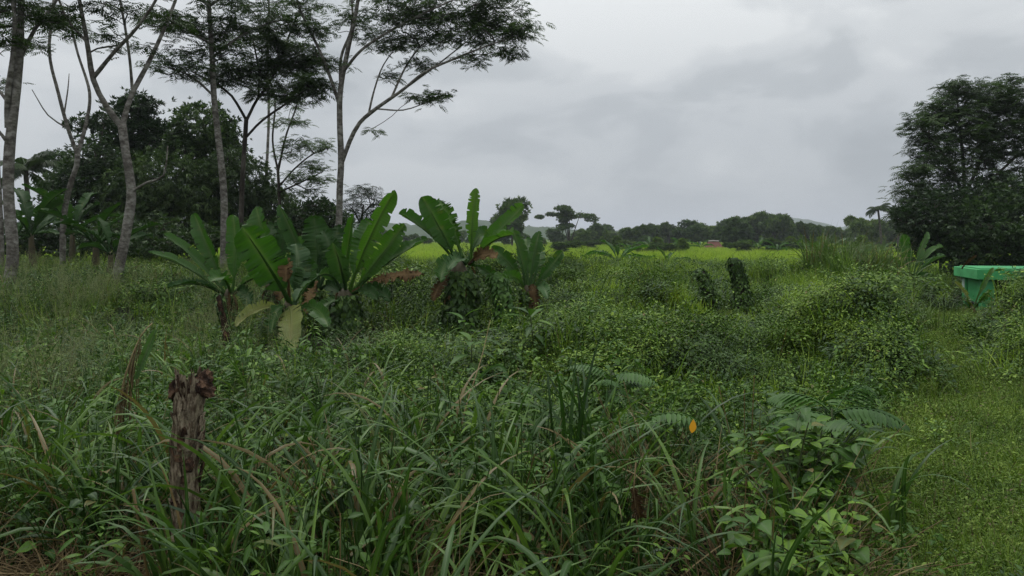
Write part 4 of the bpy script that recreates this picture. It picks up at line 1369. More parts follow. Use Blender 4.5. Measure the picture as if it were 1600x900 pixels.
def banana_leaf(p0, p1, p2, width, hint, fold=0.35, tear=0.0, seed=0, petiole=0.2, wav=0.10, flip=0.0):
    rs = np.random.default_rng(seed)
    p0, p1, p2 = map(np.asarray, (p0, p1, p2))
    n = 83
    t = np.linspace(0, 1, n)
    fold = fold * 1.5
    tear = max(tear, .16)
    P = ((1 - t) ** 2)[:, None] * p0 + (2 * t * (1 - t))[:, None] * p1 + (t * t)[:, None] * p2
    T = norm(np.gradient(P, axis=0))
    hint = norm(np.asarray(hint, float) + 1e-4)
    sd = norm(np.cross(T, np.broadcast_to(hint, T.shape)))
    nr = np.cross(sd, T)
    f = np.clip((t - petiole) / (1 - petiole), 0, 1)
    w = width * .70 / 2 * np.clip(f / 0.30, 0, 1) ** 0.7 * np.clip(1 - np.clip((f - .55) / .45, 0, 1) ** 3.2, 0, 1) ** 0.5
    w = np.maximum(w, 0.012)
    us = np.array([-1, -.55, 0, .55, 1.0])
    V = np.zeros((n, 5, 3))
    ph = rs.uniform(0, 6.28, 2)
    for c, u in enumerate(us):
        fo = fold * (1 + flip * t)
        ww = w * abs(u)
        if abs(u) == 1 and tear:
            cut = (rs.random(n) < tear * .6) & (t > petiole + .08)
            ww = np.where(cut, ww * rs.uniform(.12, .6, n), ww * (1 + .05 * np.sin(t * 31 + ph[0]) + rs.normal(0, .012, n)))
        off = sd * (np.sign(u) * ww)[:, None] + nr * (fo * ww + wav * abs(u) * width * np.sin(t * 17 + ph[0 if u < 0 else 1]) * f + rs.normal(0, .012 * width + tear * .04 * width, n) * abs(u))[:, None]
        V[:, c] = P + off - (UPZ * (tear * .5 * ww * abs(u) * rs.uniform(.3, 1, n))[:, None] if tear > .3 else 0)
    V[:, 2] -= nr * 0.008
    i, j = np.meshgrid(np.arange(n - 1), np.arange(4), indexing='ij')
    q = np.stack([i * 5 + j, i * 5 + j + 1, (i + 1) * 5 + j + 1, (i + 1) * 5 + j], -1).reshape(-1, 4)
    mb = MB()
    mb.add(V.reshape(-1, 3), q, v=rs.uniform(.25, .75), m=np.tile(np.array([0, .1, 1, .1, 0.]), n), t=np.repeat(t, 5))
    # thick petiole and midrib under the blade
    k = np.arange(0, n, 6)
    tube(mb, P[k] - nr[k] * 0.014, np.linspace(.028, .004, len(k)) * (width / .4) ** .5, 6, v=.5)
    return mb


def creeper_sheath(pts, rad, n, size, seed, tpl=None, spread=.35):
    # hanging leaves that cover a stem
    rs = np.random.default_rng(seed)
    pts, rad = np.asarray(pts), np.asarray(rad)
    f = rs.random(n)
    k = np.linspace(0, 1, len(pts))
    P = np.stack([np.interp(f, k, pts[:, c]) for c in range(3)], -1)
    a = rs.uniform(0, 6.283, n)
    o = np.stack([np.cos(a), np.sin(a), np.zeros(n)], -1)
    lump = 0.6 + 0.7 * vnoise(a * 1.3, f * 5, seed % 11) * (.6 + .8 * rs.random(n) ** 3)
    P = P + o * (np.interp(f, k, rad) * rs.uniform(.8, 1.12, n) * lump)[:, None]
    D = norm(o * .55 + np.stack([rs.normal(0, spread, n), rs.normal(0, spread, n), -rs.uniform(.3, 1.2, n)], -1))
    mb = MB()
    scatter_leaves(mb, tpl or HEART, P, D, o + [0, 0, .5] + rs.normal(0, .25, (n, 3)), rs.uniform(.7, 1.3, n) * size, rs.random(n))
    for q in range(max(5, n // 60)):
        a0, tw = rs.uniform(0, 6.28), rs.uniform(-2, 2)
        s = np.linspace(0, 1, 12)
        pp = np.stack([np.interp(s, k, pts[:, c]) for c in range(3)], -1)
        rr = np.interp(s, k, rad) * .92
        aa = a0 + tw * s
        pp = pp + np.stack([np.cos(aa) * rr, np.sin(aa) * rr, 0 * s], -1)
        tube(mb, pp, .006, 4, v=.1)
    return mb


HINT_CAM = np.array([0, -1.0, .25])


def banana_px(name, label, d, foot, crown, stem_r, leaves, seed, sheath=None, group=None):
    # foot/crown: photo pixel of the stem; leaves: (x0,y0,x1,y1,x2,y2, depth of tip, width px, material, fold, tear, hint)
    fx = (foot[0] - 800) / F * d
    base = np.array([fx, d, float(H(fx, d)) - .03])
    top = PX(crown[0], crown[1], d)
    root = thing(name, label, 'banana plant', base, group)
    s = np.linspace(0, 1, 9)[:, None]
    pts = base + (top - base) * s + np.array([.04, 0, 0]) * np.sin(s * 5)
    rad = stem_r * np.array([1.15, 1.1, 1.05, 1, .95, .9, .82, .66, .3])
    mb = MB()
    tube(mb, pts - base, rad, 12, rough=.12, seed=seed)
    # overlapping dry leaf bases up the stem
    rs = np.random.default_rng(seed)
    for k in range(14):
        f = rs.uniform(.1, .95)
        a = rs.uniform(0, 6.28)
        o = np.array([math.cos(a), math.sin(a), 0])
        c = base + (top - base) * f
        q0 = c + o * stem_r * .95
        bl = banana_leaf(q0, q0 + o * .05 - [0, 0, .1], q0 + o * .07 - [0, 0, rs.uniform(.2, .45)], .09, o, .1, .5, seed * 3 + k, .02)
        V, Fs, A = bl.data()
        for q, _ in Fs:
            pass
        mb.add(V - base, [q for q, _ in Fs], v=A['v'], m=A['m'], t=A['t'], mi=1)
    link('pseudostem', mb.mesh('pseudostem', [M['pseudostem'], M['banana_dry']]), root)
    if sheath:
        n, size, ex, mat = sheath
        sb = creeper_sheath(pts[:8] - base, rad[:8] + ex, n, size, seed + 5)
        link('creeper', sb.mesh('creeper', M[mat]), root)
    for k, (x0, y0, x1, y1, x2, y2, dt, w, mat, fold, tear, hint) in enumerate(leaves):
        a, b, c = PX(x0, y0, d), PX(x1, y1, d + dt * .4), PX(x2, y2, d + dt)
        lf = banana_leaf(a - base, b - base, c - base, w / F * d, hint, fold, tear, seed * 31 + k)
        o = link('leaf', lf.mesh('leaf', M[mat]), root)
        if mat == 'banana_dry':
            o['label'] = 'withered brown banana leaf'
        elif mat == 'banana_yellow':
            o['label'] = 'yellowing banana leaf'
    return root


C0 = np.array([0, -1, .3])
UPL, UPR = np.array([-.5, -.4, .8]), np.array([.5, -.4, .8])
GB = 'foreground banana plants'
DB = 11.6
banana_px('banana_plant', 'banana plant with a thick ivy-covered stem in front of the lone tree', DB, (535, 548), (543, 452), .2,
          [(546, 456, 572, 372, 617, 297, -.2, 40, 'banana', .55, 0, C0 + [.55, 0, 0]),
           (548, 458, 588, 412, 632, 350, .2, 44, 'banana', .5, .05, np.array([.35, -.8, .5])),
           (540, 455, 540, 390, 552, 334, -.3, 20, 'banana', .9, 0, C0),
           (550, 458, 605, 400, 668, 374, .4, 34, 'banana', .45, .1, np.array([.1, -.5, 1])),
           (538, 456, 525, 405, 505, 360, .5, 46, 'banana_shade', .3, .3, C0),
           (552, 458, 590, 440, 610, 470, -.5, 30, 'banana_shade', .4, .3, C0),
           (545, 458, 566, 385, 578, 345, .6, 52, 'banana', .25, .25, C0),
           (532, 458, 512, 392, 462, 470, -1.0, 34, 'banana_pale', .3, .2, np.array([-.5, -.6, .5])),
           (540, 458, 535, 420, 520, 380, -.9, 44, 'banana_pale', .3, .05, C0),
           (550, 456, 600, 425, 662, 428, -.3, 34, 'banana_dry', .1, .75, np.array([0, -.7, .7])),
           (540, 460, 520, 470, 488, 490, -.6, 30, 'banana', .3, .2, np.array([-.3, -.8, .4])),
           (548, 460, 575, 440, 590, 470, -.5, 26, 'banana_shade', .2, .3, C0)], 501, (1500, .085, .07, 'creeper'), GB)
banana_px('banana_plant', 'low banana plant with one big bright leaf facing front and a yellow leaf hanging', 10.8, (452, 560), (454, 470), .10,
          [(454, 476, 428, 425, 378, 354, -.6, 84, 'banana', .12, .04, C0 + [.1, 0, 0]),
           (452, 474, 446, 372, 447, 440, -.4, 34, 'banana_dry', .3, .5, C0),
           (450, 482, 458, 470, 452, 549, -1.0, 50, 'banana_yellow', .08, .12, C0),
           (456, 476, 486, 440, 480, 408, .3, 50, 'banana', .3, .2, C0),
           (448, 480, 404, 470, 368, 510, -.9, 24, 'banana_yellow', .6, .1, C0),
           (460, 478, 470, 430, 462, 380, .4, 56, 'banana_pale', .35, .2, C0 + [.4, 0, 0]),
           (456, 480, 500, 470, 512, 510, -.8, 34, 'banana', .3, .2, C0),
           (450, 480, 430, 470, 424, 520, -.7, 30, 'banana', .3, .3, C0)], 502, (420, .07, .06, 'creeper'), GB)
banana_px('banana_plant', 'small banana plant at the left end of the front row, leaves spreading left', 11.3, (352, 560), (360, 452), .08,
          [(362, 458, 372, 400, 364, 336, .2, 36, 'banana', .3, .1, C0),
           (356, 456, 330, 400, 303, 334, .3, 34, 'banana', .6, .1, C0 + [-.3, 0, .3]),
           (352, 458, 310, 400, 256, 367, -.2, 22, 'banana_pale', .7, .15, np.array([-.4, -.5, .9])),
           (350, 460, 300, 412, 232, 394, .2, 18, 'banana_pale', .7, .1, np.array([0, -.5, 1])),
           (352, 462, 310, 430, 262, 450, -.7, 18, 'banana_shade', .6, .2, np.array([0, -.6, .9])),
           (364, 458, 396, 420, 428, 436, -.5, 30, 'banana_pale', .5, .2, np.array([.2, -.6, .9])),
           (360, 460, 352, 420, 330, 440, -.6, 36, 'banana', .3, .2, C0),
           (364, 460, 384, 440, 392, 480, -.6, 30, 'banana_shade', .3, .3, C0)], 505, (260, .06, .05, 'creeper'), GB)
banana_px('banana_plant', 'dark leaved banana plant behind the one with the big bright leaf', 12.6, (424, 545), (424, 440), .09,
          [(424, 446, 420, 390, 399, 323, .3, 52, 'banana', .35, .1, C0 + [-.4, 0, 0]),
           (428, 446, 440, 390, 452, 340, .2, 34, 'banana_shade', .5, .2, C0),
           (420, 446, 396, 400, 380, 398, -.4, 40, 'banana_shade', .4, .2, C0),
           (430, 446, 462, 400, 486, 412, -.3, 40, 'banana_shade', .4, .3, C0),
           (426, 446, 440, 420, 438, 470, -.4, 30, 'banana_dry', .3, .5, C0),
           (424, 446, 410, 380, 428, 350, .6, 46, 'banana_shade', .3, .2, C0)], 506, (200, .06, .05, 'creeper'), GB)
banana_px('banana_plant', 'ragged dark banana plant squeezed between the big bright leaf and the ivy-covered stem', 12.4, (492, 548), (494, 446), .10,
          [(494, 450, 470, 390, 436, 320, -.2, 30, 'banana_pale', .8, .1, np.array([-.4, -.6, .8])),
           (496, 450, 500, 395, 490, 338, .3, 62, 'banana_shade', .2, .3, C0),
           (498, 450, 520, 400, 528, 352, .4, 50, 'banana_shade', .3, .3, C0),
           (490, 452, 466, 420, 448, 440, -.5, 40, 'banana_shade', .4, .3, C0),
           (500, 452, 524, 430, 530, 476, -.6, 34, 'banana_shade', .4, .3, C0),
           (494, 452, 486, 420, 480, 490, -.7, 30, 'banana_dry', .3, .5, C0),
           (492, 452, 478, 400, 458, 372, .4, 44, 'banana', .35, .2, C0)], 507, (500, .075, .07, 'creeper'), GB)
banana_px('banana_plant', 'tall banana plant on the thickest ivy pillar, at the middle of the picture', DB, (713, 548), (722, 408), .19,
          [(716, 412, 690, 360, 660, 307, -.2, 52, 'banana', .3, 0, C0 + [.15, 0, 0]),
           (736, 410, 736, 345, 744, 294, 0, 27, 'banana', .5, 0, C0),
           (716, 414, 676, 358, 623, 334, .1, 30, 'banana', .8, .05, np.array([-.4, -.5, .9])),
           (736, 412, 768, 372, 818, 321, .3, 34, 'banana', .55, .05, np.array([.25, -.6, .8])),
           (734, 414, 765, 366, 802, 366, -.6, 34, 'banana', .5, .1, np.array([.3, -.6, .8])),
           (724, 408, 706, 345, 682, 312, .5, 50, 'banana', .3, .8, C0),
           (732, 414, 752, 385, 776, 402, -.7, 32, 'banana_dry', .3, .5, C0),
           (716, 414, 694, 396, 688, 440, -.7, 36, 'banana', .4, .2, C0),
           (728, 414, 720, 392, 700, 420, -.9, 32, 'banana_pale', .4, .3, C0),
           (714, 418, 690, 430, 676, 470, -.4, 26, 'banana_dry', .3, .6, C0),
           (730, 410, 752, 350, 760, 372, .6, 40, 'banana', .3, .1, C0),
           (734, 412, 764, 420, 780, 445, -.3, 24, 'banana', .4, .2, C0)], 503, (2000, .085, .075, 'creeper'), GB)
banana_px('banana_plant', 'smaller banana plant with a thin dark leaning stem, rightmost of the front row', 12.2, (834, 548), (826, 446), .10,
          [(828, 450, 832, 402, 843, 361, 0, 27, 'banana_pale', .4, 0, C0),
           (832, 450, 855, 425, 879, 393, .2, 26, 'banana', .45, .05, np.array([.2, -.8, .5])),
           (822, 448, 815, 400, 802, 360, -.2, 27, 'banana_pale', .6, .05, C0 + [.5, 0, 0]),
           (820, 448, 796, 405, 768, 388, .3, 32, 'banana', .3, .1, C0),
           (826, 448, 820, 400, 822, 372, .6, 40, 'banana', .2, .1, C0),
           (832, 452, 848, 435, 856, 466, -.6, 24, 'banana_pale', .2, .1, C0),
           (820, 452, 806, 420, 780, 440, -.4, 26, 'banana', .4, .2, C0),
           (824, 452, 836, 430, 838, 500, -.3, 22, 'banana_dry', .3, .6, C0),
           (830, 448, 850, 395, 836, 385, .5, 30, 'banana', .3, .1, C0)], 504, (700, .07, .05, 'creeper'), GB)

BANANA_PROTOS = {}


def banana_random(name, label, base, h, nl, L, seed, group=None, mat='banana'):
    rs = np.random.default_rng(seed)
    root = thing(name, label, 'banana plant', base, group)
    s = np.linspace(0, 1, 7)[:, None]
    pts = s * np.array([rs.normal(0, .06), rs.normal(0, .06), h])
    mb = MB()
    tube(mb, pts, np.linspace(.11, .06, 7), 9, rough=.15, seed=seed)
    link('pseudostem', mb.mesh('pseudostem', M['pseudostem']), root)
    for k in range(nl):
        az = k * 2.4 + rs.uniform(-.4, .4)
        e = rs.uniform(.35, 1.4)
        ln = L * rs.uniform(.75, 1.15)
        hd = np.array([math.cos(az), math.sin(az), 0])
        p0 = pts[-1] - [0, 0, .08]
        p1 = p0 + (hd * math.cos(e) + UPZ * math.sin(e)) * ln * .6
        p2 = p1 + (hd * math.cos(e - .9) + UPZ * math.sin(e - .9)) * ln * .55
        mt = mat if rs.random() > .18 or mat == 'banana_shade' else ('banana_dry' if rs.random() > .5 else 'banana_pale')
        if mt == 'banana_dry':
            p2 = p1 - [0, 0, ln * .6]
        lf = banana_leaf(p0, p1, p2, ln * .27, UPZ * .8 + hd * -.3 + rs.normal(0, .15, 3), .4, rs.choice([0, .1, .4]), seed * 7 + k)
        link('leaf', lf.mesh('leaf', M[mt]), root)
    return root


def on_ground(px, d):
    x = (px - 800) / F * d
    return np.array([x, d, float(H(x, d)) - .02])


def copy_tree(o, loc, rz, sc, label, group=None):
    c = o.copy()
    COL.objects.link(c)
    c.location = tuple(loc)
    c.rotation_euler = (0, 0, rz)
    c.scale = (sc, sc, sc)
    c['label'] = label
    if group:
        c['group'] = group
    for ch in o.children:
        k = ch.copy()
        COL.objects.link(k)
        k.parent = c
    return c


GL = 'banana plants under the dark wood on the left'
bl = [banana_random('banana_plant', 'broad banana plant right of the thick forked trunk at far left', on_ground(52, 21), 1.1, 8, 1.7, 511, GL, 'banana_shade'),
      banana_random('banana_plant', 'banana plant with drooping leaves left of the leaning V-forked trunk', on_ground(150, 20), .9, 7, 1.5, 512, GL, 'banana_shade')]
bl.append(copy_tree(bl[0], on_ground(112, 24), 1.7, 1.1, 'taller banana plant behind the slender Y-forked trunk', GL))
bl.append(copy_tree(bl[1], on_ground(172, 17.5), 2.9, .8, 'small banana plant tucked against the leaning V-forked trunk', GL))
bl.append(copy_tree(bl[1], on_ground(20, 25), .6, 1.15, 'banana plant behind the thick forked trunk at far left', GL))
GM = 'banana plants across the field'
b0 = banana_random('banana_plant', 'bushy dark banana plant at the near edge of the bright field, centre', on_ground(965, 40), .7, 9, 1.7, 521, GM)
b1 = banana_random('banana_plant', 'young bright banana plant with upright leaves alone in the bright field', on_ground(1042, 31), .5, 4, 1.0, 522, GM)
banana_px('banana_plant', 'banana plant with one tall ragged leaf beside the tall reeds at right', 20.0, (1425, 470), (1425, 428), .09,
          [(1424, 432, 1414, 400, 1412, 366, 0, 26, 'banana', .15, .15, C0), (1428, 430, 1434, 395, 1450, 362, .2, 14, 'banana_pale', .7, .1, C0),
           (1430, 432, 1452, 405, 1478, 400, -.4, 16, 'banana_pale', .6, .2, np.array([.1, -.4, 1])), (1430, 432, 1446, 388, 1474, 386, .3, 14, 'banana_pale', .6, .2, np.array([.1, -.4, 1])),
           (1420, 434, 1400, 400, 1385, 412, -.3, 18, 'banana', .5, .2, C0), (1428, 434, 1440, 425, 1462, 440, -.6, 16, 'banana', .5, .3, C0)], 523)
spots = [(1000, 46, .9, 'banana plant just right of the bushy dark one in the field'), (925, 38, .8, 'banana plant just left of the bushy dark one in the field'),
         (985, 95, 1.5, 'far banana plant before the treeline, left of the pale drooping one'), (1015, 105, 1.9, 'far pale drooping banana plant before the treeline'), (1065, 105, 1.8, 'far banana plant left of the red roofed hut'),
         (1095, 112, 1.6, 'far banana plant touching the left side of the red roofed hut'), (1185, 100, 1.9, 'far banana plant right of the dark round tree'),
         (1215, 90, 1.6, 'far banana plant second to the right of the dark round tree'), (1245, 98, 1.7, 'far banana plant midway between dark round tree and reeds'),
         (1275, 85, 1.7, 'far banana plant nearest the reeds, before the treeline'), (1340, 60, 1.3, 'banana plant rising behind the tall reeds'), (1305, 66, 1.3, 'banana plant behind the left end of the tall reeds'),
         (1375, 75, 1.5, 'banana plant behind the right end of the tall reeds')]
for k, (px, d, sc, lab) in enumerate(spots):
    copy_tree(b0, on_ground(px, d), k * 1.9, sc * .68, lab, GM)
# small clump beside the shelter and the yellowing one in front of it
banana_px('banana_plant', 'small yellowing banana plant in front of the green shelter pillar', 17.5, (1522, 500), (1520, 478), .06,
          [(1520, 480, 1508, 455, 1492, 440, -.2, 10, 'banana_yellow', .5, .2, C0), (1522, 480, 1535, 440, 1552, 418, .2, 11, 'banana', .5, .1, C0),
           (1518, 482, 1508, 462, 1502, 470, -.2, 10, 'banana', .4, .3, C0), (1522, 482, 1540, 460, 1545, 452, -.3, 16, 'banana', .4, .2, C0),
           (1518, 482, 1498, 470, 1490, 480, -.4, 12, 'banana', .4, .2, C0), (1503, 420, 1512, 405, 1526, 399, -.3, 7, 'banana_dry', .4, .5, C0)], 524)

# ------------------------------------------------------------------ creeper-covered stumps and the bright vine column


def clad_stump(name, label, d, px, y0, y1, wpx, n, size, mat, seed, lean=0, cat='stump', inner='bark_dark', tpl=None):
    x = (px - 800) / F * d
    base = np.array([x, d, float(H(x, d)) - .03])
    top = PX(px + lean, y0, d)
    r = wpx / 2 / F * d
    root = thing(name, label, cat, base)
    s = np.linspace(0, 1, 9)[:, None]
    pts = (top - base) * s + np.array([.05, .02, 0]) * np.sin(s * 4)
    mb = MB()
    tube(mb, pts, np.linspace(r * .7, r * .5, 9), 10, rough=.2, seed=seed)
    link('stem', mb.mesh('stem', M[inner]), root)
    sb = creeper_sheath(np.vstack([pts, pts[-1:] + [0, 0, r * .35]]), np.append(np.linspace(r, r * .8, 9), r * .2), n, size, seed, tpl)
    link('creeper', sb.mesh('creeper', M[mat]), root)
    return root


clad_stump('vine_column', 'bright green climbing vine column between the two right-hand front bananas', 11.2, 786, 432, 560, 34, 900, .07, 'creeper_light', 601, -4, 'vine')
clad_stump('ivy_covered_stump', 'taller dark ivy-covered stump standing in the scrub, centre right', 14.6, 1160, 408, 480, 30, 1100, .06, 'creeper', 602, -10)
clad_stump('ivy_covered_stump', 'lower leaning ivy-covered stump left of the taller dark one', 15.2, 1112, 424, 480, 28, 800, .06, 'creeper', 603, -16)
clad_stump('dead_banana_stem', 'dark dead stem standing in the seeding grass left of the banana clump', 9.4, 347, 462, 560, 18, 70, .05, 'creeper', 604, 0, 'stem', 'rot')
clad_stump('dead_banana_stem', 'broken reddish dead stem leaning beside the rightmost front banana', 11.9, 852, 488, 545, 9, 20, .05, 'creeper', 605, -14, 'stem', 'rot')

# ------------------------------------------------------------------ reeds and shrubs


def reed_clump(name, label, d, px, rx, ry, n, L, wd, seed, mat='reed'):
    rs = np.random.default_rng(seed)
    b = on_ground(px, d)
    root = thing(name, label, 'reeds', b)
    mb = MB()
    for q in range(n):
        m2 = MB()
        blades(m2, 6, L, wd, .1, (.02, .3), (.2, 2.4), rs, 7, three=False)
        V, Fs, A = m2.data()
        a, r = rs.uniform(0, 6.28), math.sqrt(rs.random())
        ox, oy = rx * r * math.cos(a), ry * r * math.sin(a)
        oz = float(H(b[0] + ox, b[1] + oy)) - b[2]
        mb.add(V + [ox, oy, oz], [f for f, _ in Fs], v=A['v'], t=A['t'])
    link('blades', mb.mesh('blades', M[mat]), root)
    st = MB()
    for q in range(n // 2):
        a, r = rs.uniform(0, 6.28), math.sqrt(rs.random())
        ox, oy = rx * r * math.cos(a), ry * r * math.sin(a)
        oz = float(H(b[0] + ox, b[1] + oy)) - b[2]
        s = np.linspace(0, 1, 5)[:, None]
        tube(st, np.array([[ox, oy, oz]]) + s * [rs.normal(0, .1), rs.normal(0, .1), L[1] * .7], .007, 4, v=rs.random())
    link('canes', st.mesh('canes', M[mat]), root)
    return root


M['reed'] = leafmat('reed', (0.05, 0.095, 0.02), (0.085, 0.145, 0.03), (0.14, 0.19, 0.06), 0.3, 0.5, 0.4, patch=1.0, brown=0.08)
reed_clump('reed_clump', 'tall light green reed clump at right of the field, left of the ragged banana', 19.5, 1340, 1.25, .7, 130, (1.0, 1.75), (.018, .035), 611)
reed_clump('reed_clump', 'lower reed clump on the left end of the tall reeds', 20.5, 1288, .5, .5, 45, (.7, 1.25), (.016, .03), 612)
reed_clump('reed_clump', 'pale arching grass tussock on the path edge below the reeds', 12.8, 1405, .75, .35, 42, (.45, .8), (.012, .022), 613)
reed_clump('reed_clump', 'upright grass tussock in the dark gap at centre', 8.8, 1048, .3, .2, 14, (.3, .6), (.01, .018), 614)
reed_clump('reed_clump', 'tall upright bright grass blades standing above the front grass at centre', 4.6, 908, .14, .1, 5, (.85, 1.2), (.025, .04), 615, 'blade')


def shrub(name, label, d, px, r, h, n, size, mat, seed, tpl=None, cat='shrub', stems=9):
    # several arching leafy stems
    rs = np.random.default_rng(seed)
    b = on_ground(px, d)
    root = thing(name, label, cat, b)
    sm_, lv = MB(), MB()
    for q in range(stems):
        az, rr, hh = rs.uniform(0, 6.28), rs.uniform(.3, 1) * r, rs.uniform(.6, 1.05) * h
        s = np.linspace(0, 1, 9)[:, None]
        e = np.array([math.cos(az) * rr, math.sin(az) * rr, 0])
        st = rs.normal(0, .06, (1, 3)) * [1, 1, 0] + s ** 1.5 * e + np.array([0, 0, hh]) * (1.35 * s - .35 * s * s)
        tube(sm_, st, np.linspace(.010, .003, 9), 5, v=.4)
        m = n // stems
        f = rs.uniform(.2, 1.0, m)
        P = np.stack([np.interp(f, s[:, 0], st[:, c]) for c in range(3)], -1)
        D = rdir(rs, m, -.35, .45)
        P = P + D * rs.uniform(.02, .3 * r, m)[:, None] * np.array([1, 1, .4])
        scatter_leaves(lv, tpl or LEAF, P, D, np.broadcast_to(UPZ, (m, 3)) + rs.normal(0, .28, (m, 3)), rs.uniform(.7, 1.25, m) * size, rs.random(m))
    link('stems', sm_.mesh('stems', M['stem']), root)
    link('leaves', lv.mesh('leaves', M[mat]), root)
    return root


shrub('leafy_shrub', 'dark leafy shrub against the left of the green shelter', 17.0, 1425, .85, .75, 1700, .10, 'scrub', 621, stems=22)
shrub('leafy_shrub', 'leafy shrub on the bank below the shelter roof at the right edge', 11.8, 1690, .9, .75, 2000, .11, 'scrub', 622, stems=24)
shrub('leafy_shrub', 'pale leaved shrub low on the right bank by the path', 9.6, 1660, .7, .5, 700, .10, 'meadow', 623, stems=14)
shrub('leafy_shrub', 'bright topped shrub in the scrub below the reeds', 14.2, 1335, .6, .6, 420, .12, 'weed', 624, LEAF, stems=10)
shrub('leafy_shrub', 'dark shrub filling the hollow left of the taller ivy stump', 15.5, 1060, 1.0, .55, 1000, .08, 'creeper', 625, stems=16)
shrub('leafy_shrub', 'dark shrub in front of the withered brown banana leaf', 13.5, 620, .7, .75, 900, .09, 'scrub', 626, stems=16)
shrub('leafy_shrub', 'dark mounded shrub by the foot of the V-forked trunk', 14.0, 245, .8, .6, 800, .08, 'scrub', 627, stems=14)
shrub('leafy_shrub', 'front shrub of fresh green leaves at the near edge of the path', 4.3, 1235, .42, .68, 420, .105, 'weed', 628, LEAF, stems=14)
shrub('leafy_shrub', 'low leafy shrub at the bottom, left of the path corner', 3.55, 1260, .4, .45, 320, .085, 'weed', 629, HEART, stems=12)
shrub('leafy_shrub', 'leafy shrub behind the front one, reaching out over the path', 5.3, 1270, .5, .55, 380, .10, 'weed', 630, LEAF, stems=12)


for k_, (px_, d_l, r_, h_, mt_, lab_) in enumerate([(955, 11.6, .55, .5, 'creeper', 'added dark creeper bush right of the rightmost front banana'), (1015, 12.4, .5, .55, 'creeper', 'added dark creeper bush left of the centre hollow'),  # dark bushes at centre are added as stand-ins for shaded gaps
        (1030, 9.3, .6, .5, 'creeper', 'added dark low bush over the hollow behind the centre grass tussock'), (1225, 13.5, .6, .6, 'creeper', 'added dark bush right of the taller ivy stump'),
        (1180, 10.0, .6, .5, 'scrub', 'rounded leafy bush below the taller ivy stump'), (1265, 11.0, .55, .55, 'scrub', 'rounded leafy bush left of the path tussock'),
        (905, 13.8, .6, .5, 'scrub', 'leafy bush behind the rightmost front banana'), (1475, 15.8, .6, .55, 'creeper', 'dark bush at the left foot of the green shelter'),
        (800, 8.6, .45, .4, 'creeper', 'dark low bush under the vine column'), (560, 9.4, .5, .42, 'creeper', 'dark low bush at the foot of the front ivy-covered stem')]):
    shrub('leafy_bush', lab_, d_l, px_, r_, h_, 1500, .05, mt_, 660 + k_, LEAFS, 'bush', 26)


def whorl_plant(name, label, d, px, h, nl, L, Wd, seed, mat='weed'):
    rs = np.random.default_rng(seed)
    b = on_ground(px, d)
    root = thing(name, label, 'plant', b)
    mb = MB()
    s = np.linspace(0, 1, 6)[:, None]
    st = s * np.array([rs.normal(0, .04), rs.normal(0, .04), h])
    tube(mb, st, np.linspace(.012, .005, 6), 6)
    link('stem', mb.mesh('stem', M['stem']), root)
    tp = leaf_tpl(1, Wd, .22, .45, 7)
    for k in range(nl):
        f = 1 - (k / nl) * .5
        P = np.array([np.interp(f, s[:, 0], st[:, c]) for c in range(3)])
        az = k * 2.4 + rs.uniform(-.3, .3)
        el = .75 - 1.1 * (k / nl) + rs.uniform(-.15, .15)
        D = np.array([[math.cos(az) * math.cos(el), math.sin(az) * math.cos(el), math.sin(el)]])
        lb = MB()
        scatter_leaves(lb, tp, P[None] + D * .02, D, np.array([[0, 0, 1.0]]), np.array([L * rs.uniform(.75, 1.15)]), np.array([rs.random()]))
        link('leaf', lb.mesh('leaf', M[mat]), root)
    return root


whorl_plant('broadleaf_plant', 'rosette of broad drooping leaves left of centre below the ivy pillar', 7.4, 736, .5, 12, .26, .34, 631)
whorl_plant('broadleaf_plant', 'pale rosette of serrated leaves below the rightmost front banana', 8.2, 838, .58, 13, .27, .3, 632)
whorl_plant('broadleaf_plant', 'darker low leaf rosette between the two brighter ones', 7.8, 795, .42, 10, .24, .34, 633, 'creeper')
whorl_plant('broadleaf_plant', 'small upright sprout at the foot of the middle ivy pillar', 10.2, 728, .55, 8, .26, .36, 634, 'creeper_light')


def pinnate_plant(name, label, d, px, h, nf, L, npair, seed, mat, azs=None, wl=.3):
    rs = np.random.default_rng(seed)
    b = on_ground(px, d)
    root = thing(name, label, 'plant', b)
    mb = MB()
    s = np.linspace(0, 1, 6)[:, None]
    tube(mb, s * [0, 0, h], np.linspace(.014, .007, 6), 6)
    link('stem', mb.mesh('stem', M['stem']), root)
    for k in range(nf):
        az = azs[k] if azs else k * 2.4 + rs.uniform(-.3, .3)
        h2 = np.array([math.cos(az), math.sin(az), 0])
        e0 = rs.uniform(.35, .9)
        ln = L * rs.uniform(.8, 1.1)
        n = 10
        p, P, T = np.array([0, 0, h * rs.uniform(.75, 1)]), [], []
        for q in range(n):
            f = q / (n - 1)
            dv = h2 * math.cos(e0 - 1.2 * f) + UPZ * math.sin(e0 - 1.2 * f)
            P.append(p.copy())
            T.append(dv)
            p = p + dv * ln / n
        P, T = np.array(P), np.array(T)
        fb = MB()
        tube(fb, P, np.linspace(.005, .002, n), 4, v=.6)
        f = np.linspace(.18, 1, npair)
        pos = np.stack([np.interp(f, np.linspace(0, 1, n), P[:, c]) for c in range(3)], -1)
        tg = np.stack([np.interp(f, np.linspace(0, 1, n), T[:, c]) for c in range(3)], -1)
        sd = norm(np.cross(tg, UPZ))
        for sg in (-1, 1):
            D = norm(tg * .5 + sd * sg + [0, 0, -.2])
            scatter_leaves(fb, LEAFN, pos, D, np.broadcast_to(UPZ, (npair, 3)) + .01, ln * wl * np.sin(np.pi * (.2 + .72 * f)), rs.uniform(.2, .9, npair))
        link('frond', fb.mesh('frond', M[mat]), root)
    return root


